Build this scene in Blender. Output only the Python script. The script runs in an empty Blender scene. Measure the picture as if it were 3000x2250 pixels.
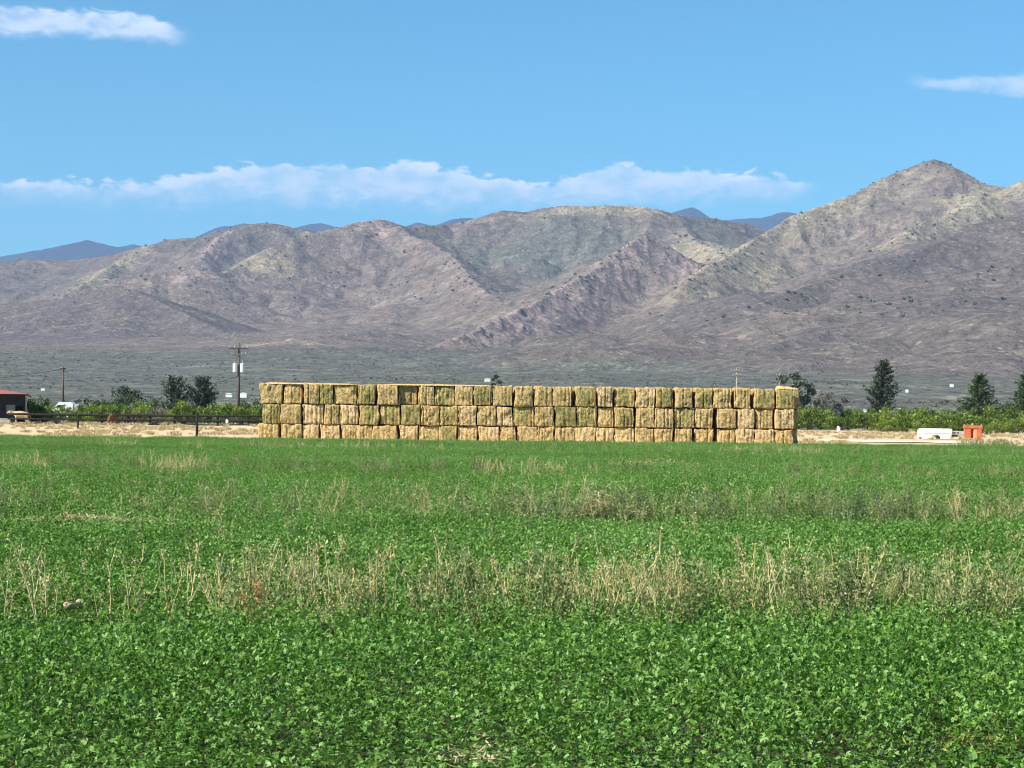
import bpy, bmesh, math, random
import numpy as np
from mathutils import Vector, Matrix, Euler

SC = bpy.context.scene
COL = SC.collection
R = math.radians
rnd = random.Random(7)

# ------------------------------------------------------------------ camera, sky, sun, exposure
FPX, PW, PH = 5750.0, 3000.0, 2250.0          # focal length in photograph pixels
EYE = 1.6
PITCH, ROLL = math.atan(104.0 / FPX), R(0.6)
cam = bpy.data.objects.new('camera', bpy.data.cameras.new('camera'))
COL.objects.link(cam)
cam.data.sensor_fit = 'HORIZONTAL'
cam.data.sensor_width = 36.0
cam.data.lens = FPX / PW * 36.0
cam.data.clip_start = 0.3
cam.data.clip_end = 60000.0
CM = Matrix.Rotation(R(90) + PITCH, 4, 'X') @ Matrix.Rotation(ROLL, 4, 'Z')
cam.matrix_world = Matrix.Translation((0, 0, EYE)) @ CM
SC.camera = cam
CM3 = CM.to_3x3()

SUN_EL, SUN_AZ = R(41), R(59)                 # sun behind the camera, to its left
to_sun = Vector((-math.sin(SUN_AZ) * math.cos(SUN_EL), -math.cos(SUN_AZ) * math.cos(SUN_EL), math.sin(SUN_EL)))
sun = bpy.data.objects.new('sun', bpy.data.lights.new('sun', 'SUN'))
COL.objects.link(sun)
sun.data.energy = 4.8
sun.data.angle = R(0.53)
sun.data.color = (1.0, 0.93, 0.82)
sun.rotation_euler = to_sun.to_track_quat('Z', 'Y').to_euler()

SC.view_settings.view_transform = 'Standard'
SC.view_settings.look = 'None'
SC.view_settings.exposure = 0.9
SC.view_settings.gamma = 1.0
SC.render.film_transparent = False
SC.cycles.max_bounces = 8
SC.cycles.diffuse_bounces = 3
SC.cycles.glossy_bounces = 2
SC.cycles.transmission_bounces = 3
SC.cycles.transparent_max_bounces = 8
SC.cycles.volume_bounces = 0
SC.cycles.use_denoising = True
SC.cycles.filter_width = 1.05

W = bpy.data.worlds.new("World")
SC.world = W
W.use_nodes = True
nt = W.node_tree
nt.nodes.clear()


def N(tree, typ, **kw):
    n = tree.nodes.new(typ)
    for k, v in kw.items():
        if k == 'inp':
            for kk, vv in v.items():
                n.inputs[kk].default_value = vv
        else:
            setattr(n, k, v)
    return n


def L(tree, a, b):
    tree.links.new(a, b)


def M(tree, op, a, b=None, c=None, clamp=False):
    n = tree.nodes.new('ShaderNodeMath')
    n.operation = op
    n.use_clamp = clamp
    for i, v in enumerate((a, b, c)):
        if v is None:
            continue
        if hasattr(v, 'is_linked') or hasattr(v, 'links'):
            tree.links.new(v, n.inputs[i])
        else:
            n.inputs[i].default_value = v
    return n.outputs[0]


def MIX(tree, fac, a, b, blend='MIX'):
    n = tree.nodes.new('ShaderNodeMix')
    n.data_type = 'RGBA'
    n.blend_type = blend
    for i, v in ((0, fac), (6, a), (7, b)):
        if hasattr(v, 'links'):
            tree.links.new(v, n.inputs[i])
        elif i == 0:
            n.inputs[i].default_value = v
        else:
            n.inputs[i].default_value = (*v, 1) if len(v) == 3 else v
    return n.outputs[2]


def SSTEP(tree, x, lo, hi):
    n = tree.nodes.new('ShaderNodeMapRange')
    n.interpolation_type = 'SMOOTHSTEP'
    tree.links.new(x, n.inputs[0])
    n.inputs[1].default_value = lo
    n.inputs[2].default_value = hi
    return n.outputs[0]


SKY_STRENGTH = 0.1
out = N(nt, 'ShaderNodeOutputWorld')
bg = N(nt, 'ShaderNodeBackground')
bg.inputs['Strength'].default_value = SKY_STRENGTH
L(nt, bg.outputs[0], out.inputs[0])
sky = N(nt, 'ShaderNodeTexSky')
sky.sky_type = 'NISHITA'
sky.sun_disc = False
sky.sun_elevation = SUN_EL
sky.sun_rotation = math.atan2(to_sun.x, to_sun.y)
sky.altitude = 1300
sky.air_density = 1.0
sky.dust_density = 0.3
sky.ozone_density = 2.0
hs = N(nt, 'ShaderNodeHueSaturation')
hs.inputs['Saturation'].default_value = 1.0
L(nt, sky.outputs[0], hs.inputs['Color'])
tc = N(nt, 'ShaderNodeTexCoord')
sp = N(nt, 'ShaderNodeSeparateXYZ')
L(nt, tc.outputs['Generated'], sp.inputs[0])
az = M(nt, 'ARCTAN2', sp.outputs[0], sp.outputs[1])          # radians, 0 straight ahead
el = M(nt, 'ARCSINE', sp.outputs[2])


def pix_azel(px, py):
    d = CM3 @ Vector(((px - PW / 2) / FPX, -(py - PH / 2) / FPX, -1.0))
    d.normalize()
    return math.atan2(d.x, d.y), math.asin(d.z)


def cloud(top_pts, base_pts, edge_n, soft_base, strength):
    """density of one cloud bank from its top and base outline (azimuth, elevation) and billow noise"""
    pts = [pix_azel(*p) for p in top_pts]
    bpts = [pix_azel(*p) for p in base_pts]
    a0, a1 = min(p[0] for p in pts), max(p[0] for p in pts)
    e0 = min(p[1] for p in bpts) - 0.003
    e1 = max(p[1] for p in pts) + 0.003

    def curve(ps):
        fc = N(nt, 'ShaderNodeFloatCurve')
        t = M(nt, 'DIVIDE', M(nt, 'SUBTRACT', az, a0), a1 - a0, clamp=True)
        L(nt, t, fc.inputs['Value'])
        c = fc.mapping.curves[0]
        vals = [((p[0] - a0) / (a1 - a0), (p[1] - e0) / (e1 - e0)) for p in ps]
        c.points[0].location = vals[0]
        c.points[1].location = vals[-1]
        for v in vals[1:-1]:
            c.points.new(*v)
        fc.mapping.update()
        return M(nt, 'MULTIPLY_ADD', fc.outputs[0], e1 - e0, e0)
    top, base = curve(pts), curve(bpts)
    cv = N(nt, 'ShaderNodeCombineXYZ')
    L(nt, M(nt, 'MULTIPLY', az, 1.0), cv.inputs[0])
    L(nt, M(nt, 'MULTIPLY', el, 2.0), cv.inputs[1])
    nz = N(nt, 'ShaderNodeTexNoise', inp={'Scale': 95.0, 'Detail': 6.0, 'Roughness': 0.55, 'Distortion': 0.4})
    L(nt, cv.outputs[0], nz.inputs['Vector'])
    nb = N(nt, 'ShaderNodeTexNoise', inp={'Scale': 38.0, 'Detail': 4.0, 'Roughness': 0.5})
    L(nt, cv.outputs[0], nb.inputs['Vector'])
    off = M(nt, 'MULTIPLY', M(nt, 'SUBTRACT', nz.outputs[0], 0.5), edge_n)
    dt = M(nt, 'ADD', M(nt, 'SUBTRACT', top, el), off)
    ft = SSTEP(nt, dt, -0.0012, 0.0022)
    db = M(nt, 'ADD', M(nt, 'SUBTRACT', el, base), M(nt, 'MULTIPLY', off, 0.7))
    fb = SSTEP(nt, db, -soft_base, soft_base * 1.5)
    ends = M(nt, 'MULTIPLY', SSTEP(nt, az, a0, a0 + 0.02), M(nt, 'SUBTRACT', 1.0, SSTEP(nt, az, a1 - 0.02, a1)))
    body = M(nt, 'MULTIPLY_ADD', SSTEP(nt, M(nt, 'ADD', M(nt, 'MULTIPLY', nb.outputs[0], 0.6), M(nt, 'MULTIPLY', nz.outputs[0], 0.4)), 0.36, 0.62), 0.6, 0.4)
    d = M(nt, 'MULTIPLY', M(nt, 'MULTIPLY', ft, fb), M(nt, 'MULTIPLY', ends, body))
    rim = M(nt, 'SUBTRACT', 1.0, SSTEP(nt, dt, 0.001, 0.009))
    return M(nt, 'MULTIPLY', d, strength), rim


c1, r1 = cloud([(-60, 545), (60, 530), (170, 524), (290, 532), (420, 530), (560, 506), (640, 490), (780, 482), (870, 480), (1000, 490),
                (1080, 486), (1150, 476), (1200, 468), (1260, 476), (1330, 498), (1470, 518), (1560, 534), (1650, 520), (1760, 492), (1830, 474),
                (1900, 488), (2010, 498), (2110, 500), (2190, 510), (2270, 506), (2330, 528), (2420, 548)],
               [(-60, 578), (200, 586), (500, 590), (800, 592), (1100, 598), (1300, 604), (1600, 600), (1900, 592), (2200, 580), (2420, 566)],
               0.018, 0.006, 0.80)
c2, r2 = cloud([(-400, 5), (-100, 2), (20, 12), (120, 22), (210, 24), (300, 30), (370, 36), (430, 44), (470, 58), (520, 72), (570, 88)],
               [(-400, 104), (0, 104), (200, 106), (330, 110), (450, 122), (500, 128), (570, 124)],
               0.010, 0.0025, 0.8)
c3, r3 = cloud([(2640, 236), (2690, 222), (2730, 226), (2780, 228), (2850, 224), (2930, 220), (3000, 212), (3200, 205)],
               [(2640, 250), (2700, 256), (2760, 258), (2850, 268), (2930, 274), (3000, 282), (3200, 285)],
               0.007, 0.002, 0.65)
dens = M(nt, 'MAXIMUM', M(nt, 'MAXIMUM', c1, c2), c3, clamp=True)
rimm = M(nt, 'MAXIMUM', M(nt, 'MULTIPLY', r1, c1), M(nt, 'MULTIPLY', r2, c2))
ccol = MIX(nt, rimm, (4.9, 5.5, 6.6), (6.7, 6.9, 7.2))
clear = MIX(nt, 1.0, hs.outputs[0], (0.265, 0.725, 0.83), 'MULTIPLY')   # deep clean desert blue
L(nt, MIX(nt, dens, clear, ccol), bg.inputs[0])


# ------------------------------------------------------------------ helpers
def ray(px, py):
    return CM3 @ Vector(((px - PW / 2) / FPX, -(py - PH / 2) / FPX, -1.0))


def at(px, py, Y):
    """point at distance Y that stands at photograph pixel (px, py); used to plan where things stand"""
    d = ray(px, py)
    return Vector((0, 0, EYE)) + d * (Y / d.y)


def X_at(px, Y):
    return at(px, 1229, Y).x


_BY = np.array([-1e4, 118, 600, 1200, 2000, 3000, 4000, 7000, 30000.0])
_BZ = np.array([0, 0, 1.93, 11.0, 36.0, 95.0, 165.0, 360.0, 600.0])


def base_z(Y):
    return np.interp(Y, _BY, _BZ)


def gz(Y):
    return float(base_z(Y))


_rs = np.random.RandomState(11)
_TAB = _rs.rand(256, 256)
_TAB3 = _rs.rand(64, 64, 64)


def vnoise(x, y):
    xi = np.floor(x).astype(int)
    yi = np.floor(y).astype(int)
    fx, fy = x - xi, y - yi
    fx = fx * fx * fx * (fx * (fx * 6 - 15) + 10)
    fy = fy * fy * fy * (fy * (fy * 6 - 15) + 10)
    a, b = _TAB[xi & 255, yi & 255], _TAB[(xi + 1) & 255, yi & 255]
    c, d = _TAB[xi & 255, (yi + 1) & 255], _TAB[(xi + 1) & 255, (yi + 1) & 255]
    return (a + (b - a) * fx) * (1 - fy) + (c + (d - c) * fx) * fy


def fbm(x, y, o=5, g=0.5):
    s, a, t = 0, 1.0, 0
    for i in range(o):
        s = s + a * vnoise(x * 2 ** i + 17.3 * i, y * 2 ** i + 9.1 * i)
        t += a
        a *= g
    return s / t


def ridged(x, y, o=5, g=0.5):
    s, a, t = 0, 1.0, 0
    for i in range(o):
        v = 1 - np.abs(2 * vnoise(x * 2 ** i + 31.7 * i, y * 2 ** i + 5.3 * i) - 1)
        s = s + a * v * v
        t += a
        a *= g
    return s / t


def vnoise3(p):
    pi = np.floor(p).astype(int)
    f = p - pi
    f = f * f * (3 - 2 * f)
    r = 0
    for dx in (0, 1):
        for dy in (0, 1):
            for dz in (0, 1):
                w = (f[:, 0] if dx else 1 - f[:, 0]) * (f[:, 1] if dy else 1 - f[:, 1]) * (f[:, 2] if dz else 1 - f[:, 2])
                r = r + w * _TAB3[(pi[:, 0] + dx) & 63, (pi[:, 1] + dy) & 63, (pi[:, 2] + dz) & 63]
    return r


def tag(o, label=None, cat=None, group=None, kind=None):
    if label:
        o['label'] = label
    if cat:
        o['category'] = cat
    if group:
        o['group'] = group
    if kind:
        o['kind'] = kind
    return o


def empty(name, loc, rz=0.0):
    o = bpy.data.objects.new(name, None)
    o.empty_display_size = 0.2
    COL.objects.link(o)
    o.location = loc
    o.rotation_euler = (0, 0, rz)
    return o


def mesh_obj(name, me, mat=None, parent=None, link=True):
    o = bpy.data.objects.new(name, me)
    if link:
        COL.objects.link(o)
    if mat:
        me.materials.append(mat)
    if parent:
        o.parent = parent
    return o


def np_mesh(name, V, F, smooth=False, attrs=None):
    """V (n,3) array, F (m,k) array of equal-sized faces"""
    me = bpy.data.meshes.new(name)
    V = np.asarray(V, dtype=np.float32)
    F = np.asarray(F, dtype=np.int32)
    m, k = F.shape
    me.vertices.add(len(V))
    me.vertices.foreach_set('co', V.ravel())
    me.loops.add(m * k)
    me.loops.foreach_set('vertex_index', F.ravel())
    me.polygons.add(m)
    me.polygons.foreach_set('loop_start', np.arange(0, m * k, k, dtype=np.int32))
    me.polygons.foreach_set('loop_total', np.full(m, k, dtype=np.int32))
    me.update(calc_edges=True)
    if smooth:
        me.polygons.foreach_set('use_smooth', np.ones(m, dtype=bool))
    for nm, arr in (attrs or {}).items():
        arr = np.asarray(arr, dtype=np.float32)
        if arr.ndim == 1:
            a = me.attributes.new(nm, 'FLOAT', 'POINT')
            a.data.foreach_set('value', arr)
        else:
            a = me.attributes.new(nm, 'FLOAT_COLOR', 'POINT')
            a.data.foreach_set('color', np.c_[arr, np.ones(len(arr))].astype(np.float32).ravel())
    return me


class MB:
    """collects shapes; build() links them as one mesh object"""

    def __init__(self):
        self.v, self.f = [], []

    def box(self, c, s, rot=None):
        n = len(self.v)
        for x in (-1, 1):
            for y in (-1, 1):
                for z in (-1, 1):
                    p = Vector((x * s[0] / 2, y * s[1] / 2, z * s[2] / 2))
                    if rot is not None:
                        p = rot @ p
                    self.v.append(Vector(c) + p)
        for q in ((0, 1, 3, 2), (4, 6, 7, 5), (0, 4, 5, 1), (2, 3, 7, 6), (0, 2, 6, 4), (1, 5, 7, 3)):
            self.f.append(tuple(n + i for i in q))
        return self

    def tube(self, pts, radii, seg=6, cap=True):
        pts = [Vector(p) for p in pts]
        if not hasattr(radii, '__len__'):
            radii = [radii] * len(pts)
        n0 = len(self.v)
        for i, p in enumerate(pts):
            t = (pts[min(i + 1, len(pts) - 1)] - pts[max(i - 1, 0)]).normalized()
            u = t.orthogonal().normalized() if abs(t.z) < 0.95 else t.cross(Vector((0, 1, 0))).normalized()
            w = t.cross(u)
            for k in range(seg):
                a = 2 * math.pi * k / seg
                self.v.append(p + (u * math.cos(a) + w * math.sin(a)) * radii[i])
        for i in range(len(pts) - 1):
            for k in range(seg):
                k2 = (k + 1) % seg
                self.f.append((n0 + i * seg + k, n0 + i * seg + k2, n0 + (i + 1) * seg + k2, n0 + (i + 1) * seg + k))
        if cap:
            self.f.append(tuple(n0 + k for k in reversed(range(seg))))
            self.f.append(tuple(n0 + (len(pts) - 1) * seg + k for k in range(seg)))
        return self

    def prism(self, outline, y0, y1):
        """outline in (x, z), extruded along y"""
        n, k = len(self.v), len(outline)
        for y in (y0, y1):
            for x, z in outline:
                self.v.append(Vector((x, y, z)))
        self.f.append(tuple(n + i for i in range(k)))
        self.f.append(tuple(n + k + i for i in reversed(range(k))))
        for i in range(k):
            j = (i + 1) % k
            self.f.append((n + j, n + i, n + k + i, n + k + j))
        return self

    def quad(self, a, b, c, d):
        n = len(self.v)
        self.v += [Vector(a), Vector(b), Vector(c), Vector(d)]
        self.f.append((n, n + 1, n + 2, n + 3))
        return self

    def build(self, name, mat, parent=None, smooth=False, bevel=0.0, link=True):
        me = bpy.data.meshes.new(name)
        me.from_pydata([tuple(v) for v in self.v], [], self.f)
        bm = bmesh.new()
        bm.from_mesh(me)
        bmesh.ops.recalc_face_normals(bm, faces=bm.faces)
        if bevel:
            bmesh.ops.bevel(bm, geom=list(bm.edges), offset=bevel, segments=2, affect='EDGES', profile=0.6, clamp_overlap=True)
        if smooth:
            for f in bm.faces:
                f.smooth = True
        bm.to_mesh(me)
        bm.free()
        return mesh_obj(name, me, mat, parent, link)


# ------------------------------------------------------------------ materials
def new_mat(name):
    m = bpy.data.materials.new(name)
    m.use_nodes = True
    t = m.node_tree
    t.nodes.clear()
    o = N(t, 'ShaderNodeOutputMaterial')
    b = N(t, 'ShaderNodeBsdfPrincipled')
    L(t, b.outputs[0], o.inputs[0])
    b.inputs['Roughness'].default_value = 0.8
    b.inputs['Specular IOR Level'].default_value = 0.2
    return m, t, b, o


def coords(t, kind='Object'):
    return N(t, 'ShaderNodeTexCoord').outputs[kind]


def noise(t, vec, scale, detail=4.0, rough=0.55, dist=0.0, stretch=None):
    if stretch:
        mp = N(t, 'ShaderNodeMapping')
        mp.inputs['Scale'].default_value = stretch
        L(t, vec, mp.inputs['Vector'])
        vec = mp.outputs[0]
    n = N(t, 'ShaderNodeTexNoise', inp={'Scale': scale, 'Detail': detail, 'Roughness': rough, 'Distortion': dist})
    L(t, vec, n.inputs['Vector'])
    return n.outputs[0]


def bump(t, b, h, strength, dist):
    n = N(t, 'ShaderNodeBump', inp={'Strength': strength, 'Distance': dist})
    L(t, h, n.inputs['Height'])
    L(t, n.outputs[0], b.inputs['Normal'])


def simple_mat(name, col, rough=0.7, var=0.25, scale=3.0, metal=0.0, spec=0.3, col2=None):
    m, t, b, o = new_mat(name)
    n = noise(t, coords(t), scale, 5.0, 0.6)
    c2 = col2 or tuple(max(0.0, c * (1 - 1.6 * var)) for c in col)
    L(t, MIX(t, SSTEP(t, n, 0.35, 0.75), col, c2), b.inputs['Base Color'])
    b.inputs['Roughness'].default_value = rough
    b.inputs['Metallic'].default_value = metal
    b.inputs['Specular IOR Level'].default_value = spec
    bump(t, b, n, 0.15, 0.02)
    return m


def leaf_mat(name, cols, trans=0.25, rough=0.5, spec=0.25, world_var=None, obj_var=0.25):
    """cols: dark, mid, light; picked by the per-leaf tint"""
    m, t, b, o = new_mat(name)
    at_ = N(t, 'ShaderNodeAttribute', attribute_name='tint')
    v = at_.outputs['Fac']
    if obj_var:
        oi = N(t, 'ShaderNodeObjectInfo')
        v = M(t, 'ADD', v, M(t, 'MULTIPLY', M(t, 'SUBTRACT', oi.outputs['Random'], 0.5), obj_var))
    if world_var:
        g = N(t, 'ShaderNodeNewGeometry')
        for sc, am in world_var:
            v = M(t, 'ADD', v, M(t, 'MULTIPLY', M(t, 'SUBTRACT', noise(t, g.outputs['Position'], sc, 3.0), 0.5), am))
    cr = N(t, 'ShaderNodeValToRGB')
    cr.color_ramp.elements[0].position = 0.1
    cr.color_ramp.elements[0].color = (*cols[0], 1)
    cr.color_ramp.elements[1].position = 0.95
    cr.color_ramp.elements[1].color = (*cols[-1], 1)
    for i, c in enumerate(cols[1:-1]):
        e = cr.color_ramp.elements.new(0.1 + 0.85 * (i + 1) / (len(cols) - 1))
        e.color = (*c, 1)
    L(t, v, cr.inputs[0])
    L(t, cr.outputs[0], b.inputs['Base Color'])
    b.inputs['Roughness'].default_value = rough
    b.inputs['Specular IOR Level'].default_value = spec
    if trans:
        tr = N(t, 'ShaderNodeBsdfTranslucent')
        L(t, MIX(t, 1.0, cr.outputs[0], (1.0, 1.1, 0.6), 'MULTIPLY'), tr.inputs[0])
        mx = N(t, 'ShaderNodeMixShader')
        mx.inputs[0].default_value = trans
        L(t, b.outputs[0], mx.inputs[1])
        L(t, tr.outputs[0], mx.inputs[2])
        L(t, mx.outputs[0], o.inputs[0])
    return m


MAT = {}
MAT['alfalfa'] = leaf_mat('alfalfa_leaf', [(0.030, 0.082, 0.009), (0.093, 0.216, 0.021), (0.162, 0.318, 0.047), (0.31, 0.49, 0.17)],
                          trans=0.30, rough=0.5, spec=0.3, world_var=[(0.35, 0.6), (0.06, 0.5), (3.2, 0.6)], obj_var=0)
MAT['yellow_leaf'] = leaf_mat('yellowed_leaf', [(0.16, 0.14, 0.03), (0.30, 0.27, 0.06), (0.42, 0.36, 0.10)], trans=0.2, obj_var=0)
MAT['weed'] = leaf_mat('dry_weed', [(0.28, 0.25, 0.09), (0.52, 0.45, 0.20), (0.70, 0.60, 0.32)], trans=0.15, rough=0.7, obj_var=0.5)
MAT['weed_orange'] = leaf_mat('rusty_weed', [(0.28, 0.15, 0.06), (0.45, 0.25, 0.09), (0.5, 0.33, 0.16)], trans=0.15, rough=0.7, obj_var=0.2)
MAT['weed_green'] = leaf_mat('grey_green_weed', [(0.10, 0.14, 0.04), (0.20, 0.25, 0.085), (0.40, 0.41, 0.19)], trans=0.2, rough=0.65, obj_var=0.5)
MAT['weed_dark'] = leaf_mat('dark_weed', [(0.06, 0.10, 0.04), (0.13, 0.18, 0.075), (0.27, 0.29, 0.16)], trans=0.15, rough=0.65, obj_var=0.4)
MAT['straw'] = leaf_mat('straw', [(0.32, 0.25, 0.12), (0.5, 0.41, 0.23), (0.62, 0.52, 0.32)], trans=0.1, rough=0.6, obj_var=0)
MAT['dry_grass'] = leaf_mat('dry_grass', [(0.34, 0.26, 0.14), (0.52, 0.41, 0.24), (0.62, 0.51, 0.32)], trans=0.1, rough=0.8, obj_var=0.4)
MAT['mesquite'] = leaf_mat('mesquite_leaf', [(0.065, 0.105, 0.014), (0.155, 0.220, 0.032), (0.255, 0.32, 0.062)], trans=0.32, obj_var=0.45)
MAT['darkbush'] = leaf_mat('dark_bush_leaf', [(0.03, 0.052, 0.02), (0.065, 0.10, 0.036), (0.11, 0.15, 0.058)], trans=0.2, obj_var=0.3)
MAT['conifer'] = leaf_mat('conifer_needles', [(0.030, 0.042, 0.027), (0.085, 0.102, 0.068), (0.16, 0.17, 0.12)], trans=0.1, obj_var=0.1)
MAT['pine'] = leaf_mat('pine_needles', [(0.034, 0.058, 0.022), (0.088, 0.125, 0.048), (0.165, 0.20, 0.085)], trans=0.15, obj_var=0.1)
MAT['juniper'] = leaf_mat('grey_green_needles', [(0.042, 0.056, 0.040), (0.10, 0.122, 0.086), (0.18, 0.198, 0.145)], trans=0.1, obj_var=0.15)
MAT['bare_twig'] = leaf_mat('bare_twigs', [(0.07, 0.06, 0.05), (0.15, 0.125, 0.105), (0.22, 0.19, 0.16)], trans=0.0, rough=0.9, obj_var=0.2)
MAT['scrub'] = leaf_mat('desert_scrub_leaf', [(0.090, 0.105, 0.070), (0.140, 0.155, 0.108), (0.19, 0.20, 0.15)], trans=0.0, rough=0.9, obj_var=0.5)
MAT['bark'] = simple_mat('bark', (0.12, 0.09, 0.07), 0.95, 0.3, 6.0)
MAT['pole'] = simple_mat('weathered_pole_wood', (0.14, 0.11, 0.09), 0.9, 0.3, 4.0)
MAT['pale_pole'] = simple_mat('pale_pole_wood', (0.42, 0.36, 0.30), 0.9, 0.2, 4.0)
MAT['steel'] = simple_mat('dark_steel', (0.06, 0.055, 0.05), 0.6, 0.3, 8.0)
MAT['wire'] = simple_mat('power_wire', (0.05, 0.05, 0.05), 0.6, 0.1)
MAT['white_enamel'] = simple_mat('white_enamel', (0.80, 0.81, 0.80), 0.35, 0.05, 3.0, spec=0.5)
MAT['insulator'] = simple_mat('grey_insulator', (0.5, 0.5, 0.5), 0.3, 0.1, spec=0.5)
MAT['fence_wood'] = simple_mat('dark_fence_wood', (0.026, 0.022, 0.016), 0.85, 0.35, 5.0)
MAT['barn_wall'] = simple_mat('dark_brown_boards', (0.036, 0.027, 0.026), 0.85, 0.3, 1.4)
MAT['barn_door'] = simple_mat('grey_sheet_metal', (0.20, 0.185, 0.185), 0.6, 0.2, 2.0)
MAT['dark_inside'] = simple_mat('near_black', (0.012, 0.011, 0.010), 0.9, 0.2)
MAT['red_roof'] = simple_mat('red_metal_roof', (0.42, 0.12, 0.095), 0.6, 0.2, 1.5, spec=0.4)
MAT['tan_trim'] = simple_mat('tan_trim', (0.38, 0.33, 0.24), 0.8, 0.2)
MAT['white_paint'] = simple_mat('white_vehicle_paint', (0.82, 0.82, 0.80), 0.35, 0.06, 1.2, spec=0.5, col2=(0.68, 0.66, 0.61))
MAT['grey_paint'] = simple_mat('grey_primer', (0.50, 0.48, 0.49), 0.5, 0.15, 3.0)
MAT['wheel_well'] = simple_mat('dark_wheel_well', (0.07, 0.06, 0.05), 0.9, 0.3)
MAT['glass_dark'] = simple_mat('dark_window_glass', (0.04, 0.05, 0.05), 0.15, 0.1, spec=0.6)
MAT['orange'] = simple_mat('faded_orange_paint', (0.58, 0.165, 0.07), 0.6, 0.18, 2.5, spec=0.35, col2=(0.45, 0.11, 0.045))
MAT['orange_pale'] = simple_mat('dusty_orange_paint', (0.72, 0.34, 0.19), 0.7, 0.15, 2.5)
MAT['rust'] = simple_mat('dark_red_rust', (0.20, 0.045, 0.02), 0.85, 0.3, 5.0)
MAT['cow_cream'] = simple_mat('cream_cow_coat', (0.62, 0.38, 0.20), 0.85, 0.12, 2.0)
MAT['cow_brown'] = simple_mat('reddish_brown_cow_coat', (0.19, 0.075, 0.032), 0.85, 0.25, 2.0)
MAT['cow_dark'] = simple_mat('dark_brown_cow_coat', (0.045, 0.024, 0.018), 0.8, 0.3, 2.0)
MAT['concrete'] = simple_mat('grey_concrete', (0.42, 0.39, 0.37), 0.9, 0.2, 3.0)
MAT['clod'] = simple_mat('pinkish_stone', (0.46, 0.32, 0.24), 0.9, 0.2, 9.0)
MAT['far_white'] = simple_mat('white_building_paint', (0.80, 0.82, 0.80), 0.6, 0.05)
MAT['far_wall'] = simple_mat('pale_stucco', (0.42, 0.40, 0.37), 0.9, 0.1)


def hay_mat():
    m, t, b, o = new_mat('hay')
    oc = coords(t)
    oi = N(t, 'ShaderNodeObjectInfo')
    rv = N(t, 'ShaderNodeVectorMath', operation='ADD')
    L(t, oc, rv.inputs[0])
    cm = N(t, 'ShaderNodeCombineXYZ')
    for i, k in enumerate((37.0, 53.0, 71.0)):
        L(t, M(t, 'MULTIPLY', oi.outputs['Random'], k), cm.inputs[i])
    L(t, cm.outputs[0], rv.inputs[1])
    p = rv.outputs[0]
    big = noise(t, p, 2.6, 3.0, 0.6, 0.5)
    fine = noise(t, p, 14.0, 4.0, 0.65, 0.0, (1.0, 1.0, 2.2))
    streak = noise(t, p, 5.0, 3.0, 0.6, 0.3, (1.6, 1.0, 0.5))
    sx = N(t, 'ShaderNodeSeparateColor')
    L(t, oi.outputs['Color'], sx.inputs[0])
    green, bright, pink = sx.outputs[0], sx.outputs[1], sx.outputs[2]
    col = MIX(t, SSTEP(t, fine, 0.3, 0.72), (0.39, 0.258, 0.098), (0.64, 0.452, 0.20))
    col = MIX(t, M(t, 'MULTIPLY', pink, SSTEP(t, big, 0.35, 0.6)), col, (0.60, 0.42, 0.24))
    ob = N(t, 'ShaderNodeSeparateXYZ')
    L(t, oc, ob.inputs[0])
    rx = M(t, 'ABSOLUTE', ob.outputs[0])
    rz = M(t, 'ABSOLUTE', M(t, 'SUBTRACT', ob.outputs[2], 0.58))
    core = M(t, 'SUBTRACT', 1.0, SSTEP(t, M(t, 'MAXIMUM', M(t, 'MULTIPLY', rx, 1.15), M(t, 'MULTIPLY', rz, 0.8)), 0.12, 0.58))
    gsum = M(t, 'ADD', M(t, 'MULTIPLY', green, 0.55), M(t, 'MULTIPLY', M(t, 'ADD', big, streak), 0.5))
    gm = M(t, 'MULTIPLY', SSTEP(t, M(t, 'ADD', gsum, M(t, 'MULTIPLY', core, 0.26)), 0.82, 1.18), 0.85)
    gcol = MIX(t, SSTEP(t, fine, 0.35, 0.7), (0.19, 0.172, 0.048), (0.43, 0.375, 0.14))
    col = MIX(t, gm, col, gcol)
    hole = SSTEP(t, M(t, 'ADD', noise(t, p, 6.5, 3.0, 0.6, 0.6), M(t, 'ADD', M(t, 'MULTIPLY', streak, 0.25), M(t, 'MULTIPLY', core, 0.07))), 0.685, 0.80)
    col = MIX(t, M(t, 'MULTIPLY', hole, 0.6), col, (0.11, 0.088, 0.03))
    bc = N(t, 'ShaderNodeHueSaturation')
    L(t, col, bc.inputs['Color'])
    L(t, M(t, 'ADD', 0.5, bright), bc.inputs['Value'])
    L(t, bc.outputs[0], b.inputs['Base Color'])
    b.inputs['Roughness'].default_value = 0.9
    hgt = M(t, 'SUBTRACT', M(t, 'ADD', M(t, 'MULTIPLY', fine, 0.5), streak), M(t, 'MULTIPLY', hole, 0.9))
    bump(t, b, hgt, 0.7, 0.06)
    return m


MAT['hay'] = hay_mat()


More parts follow.
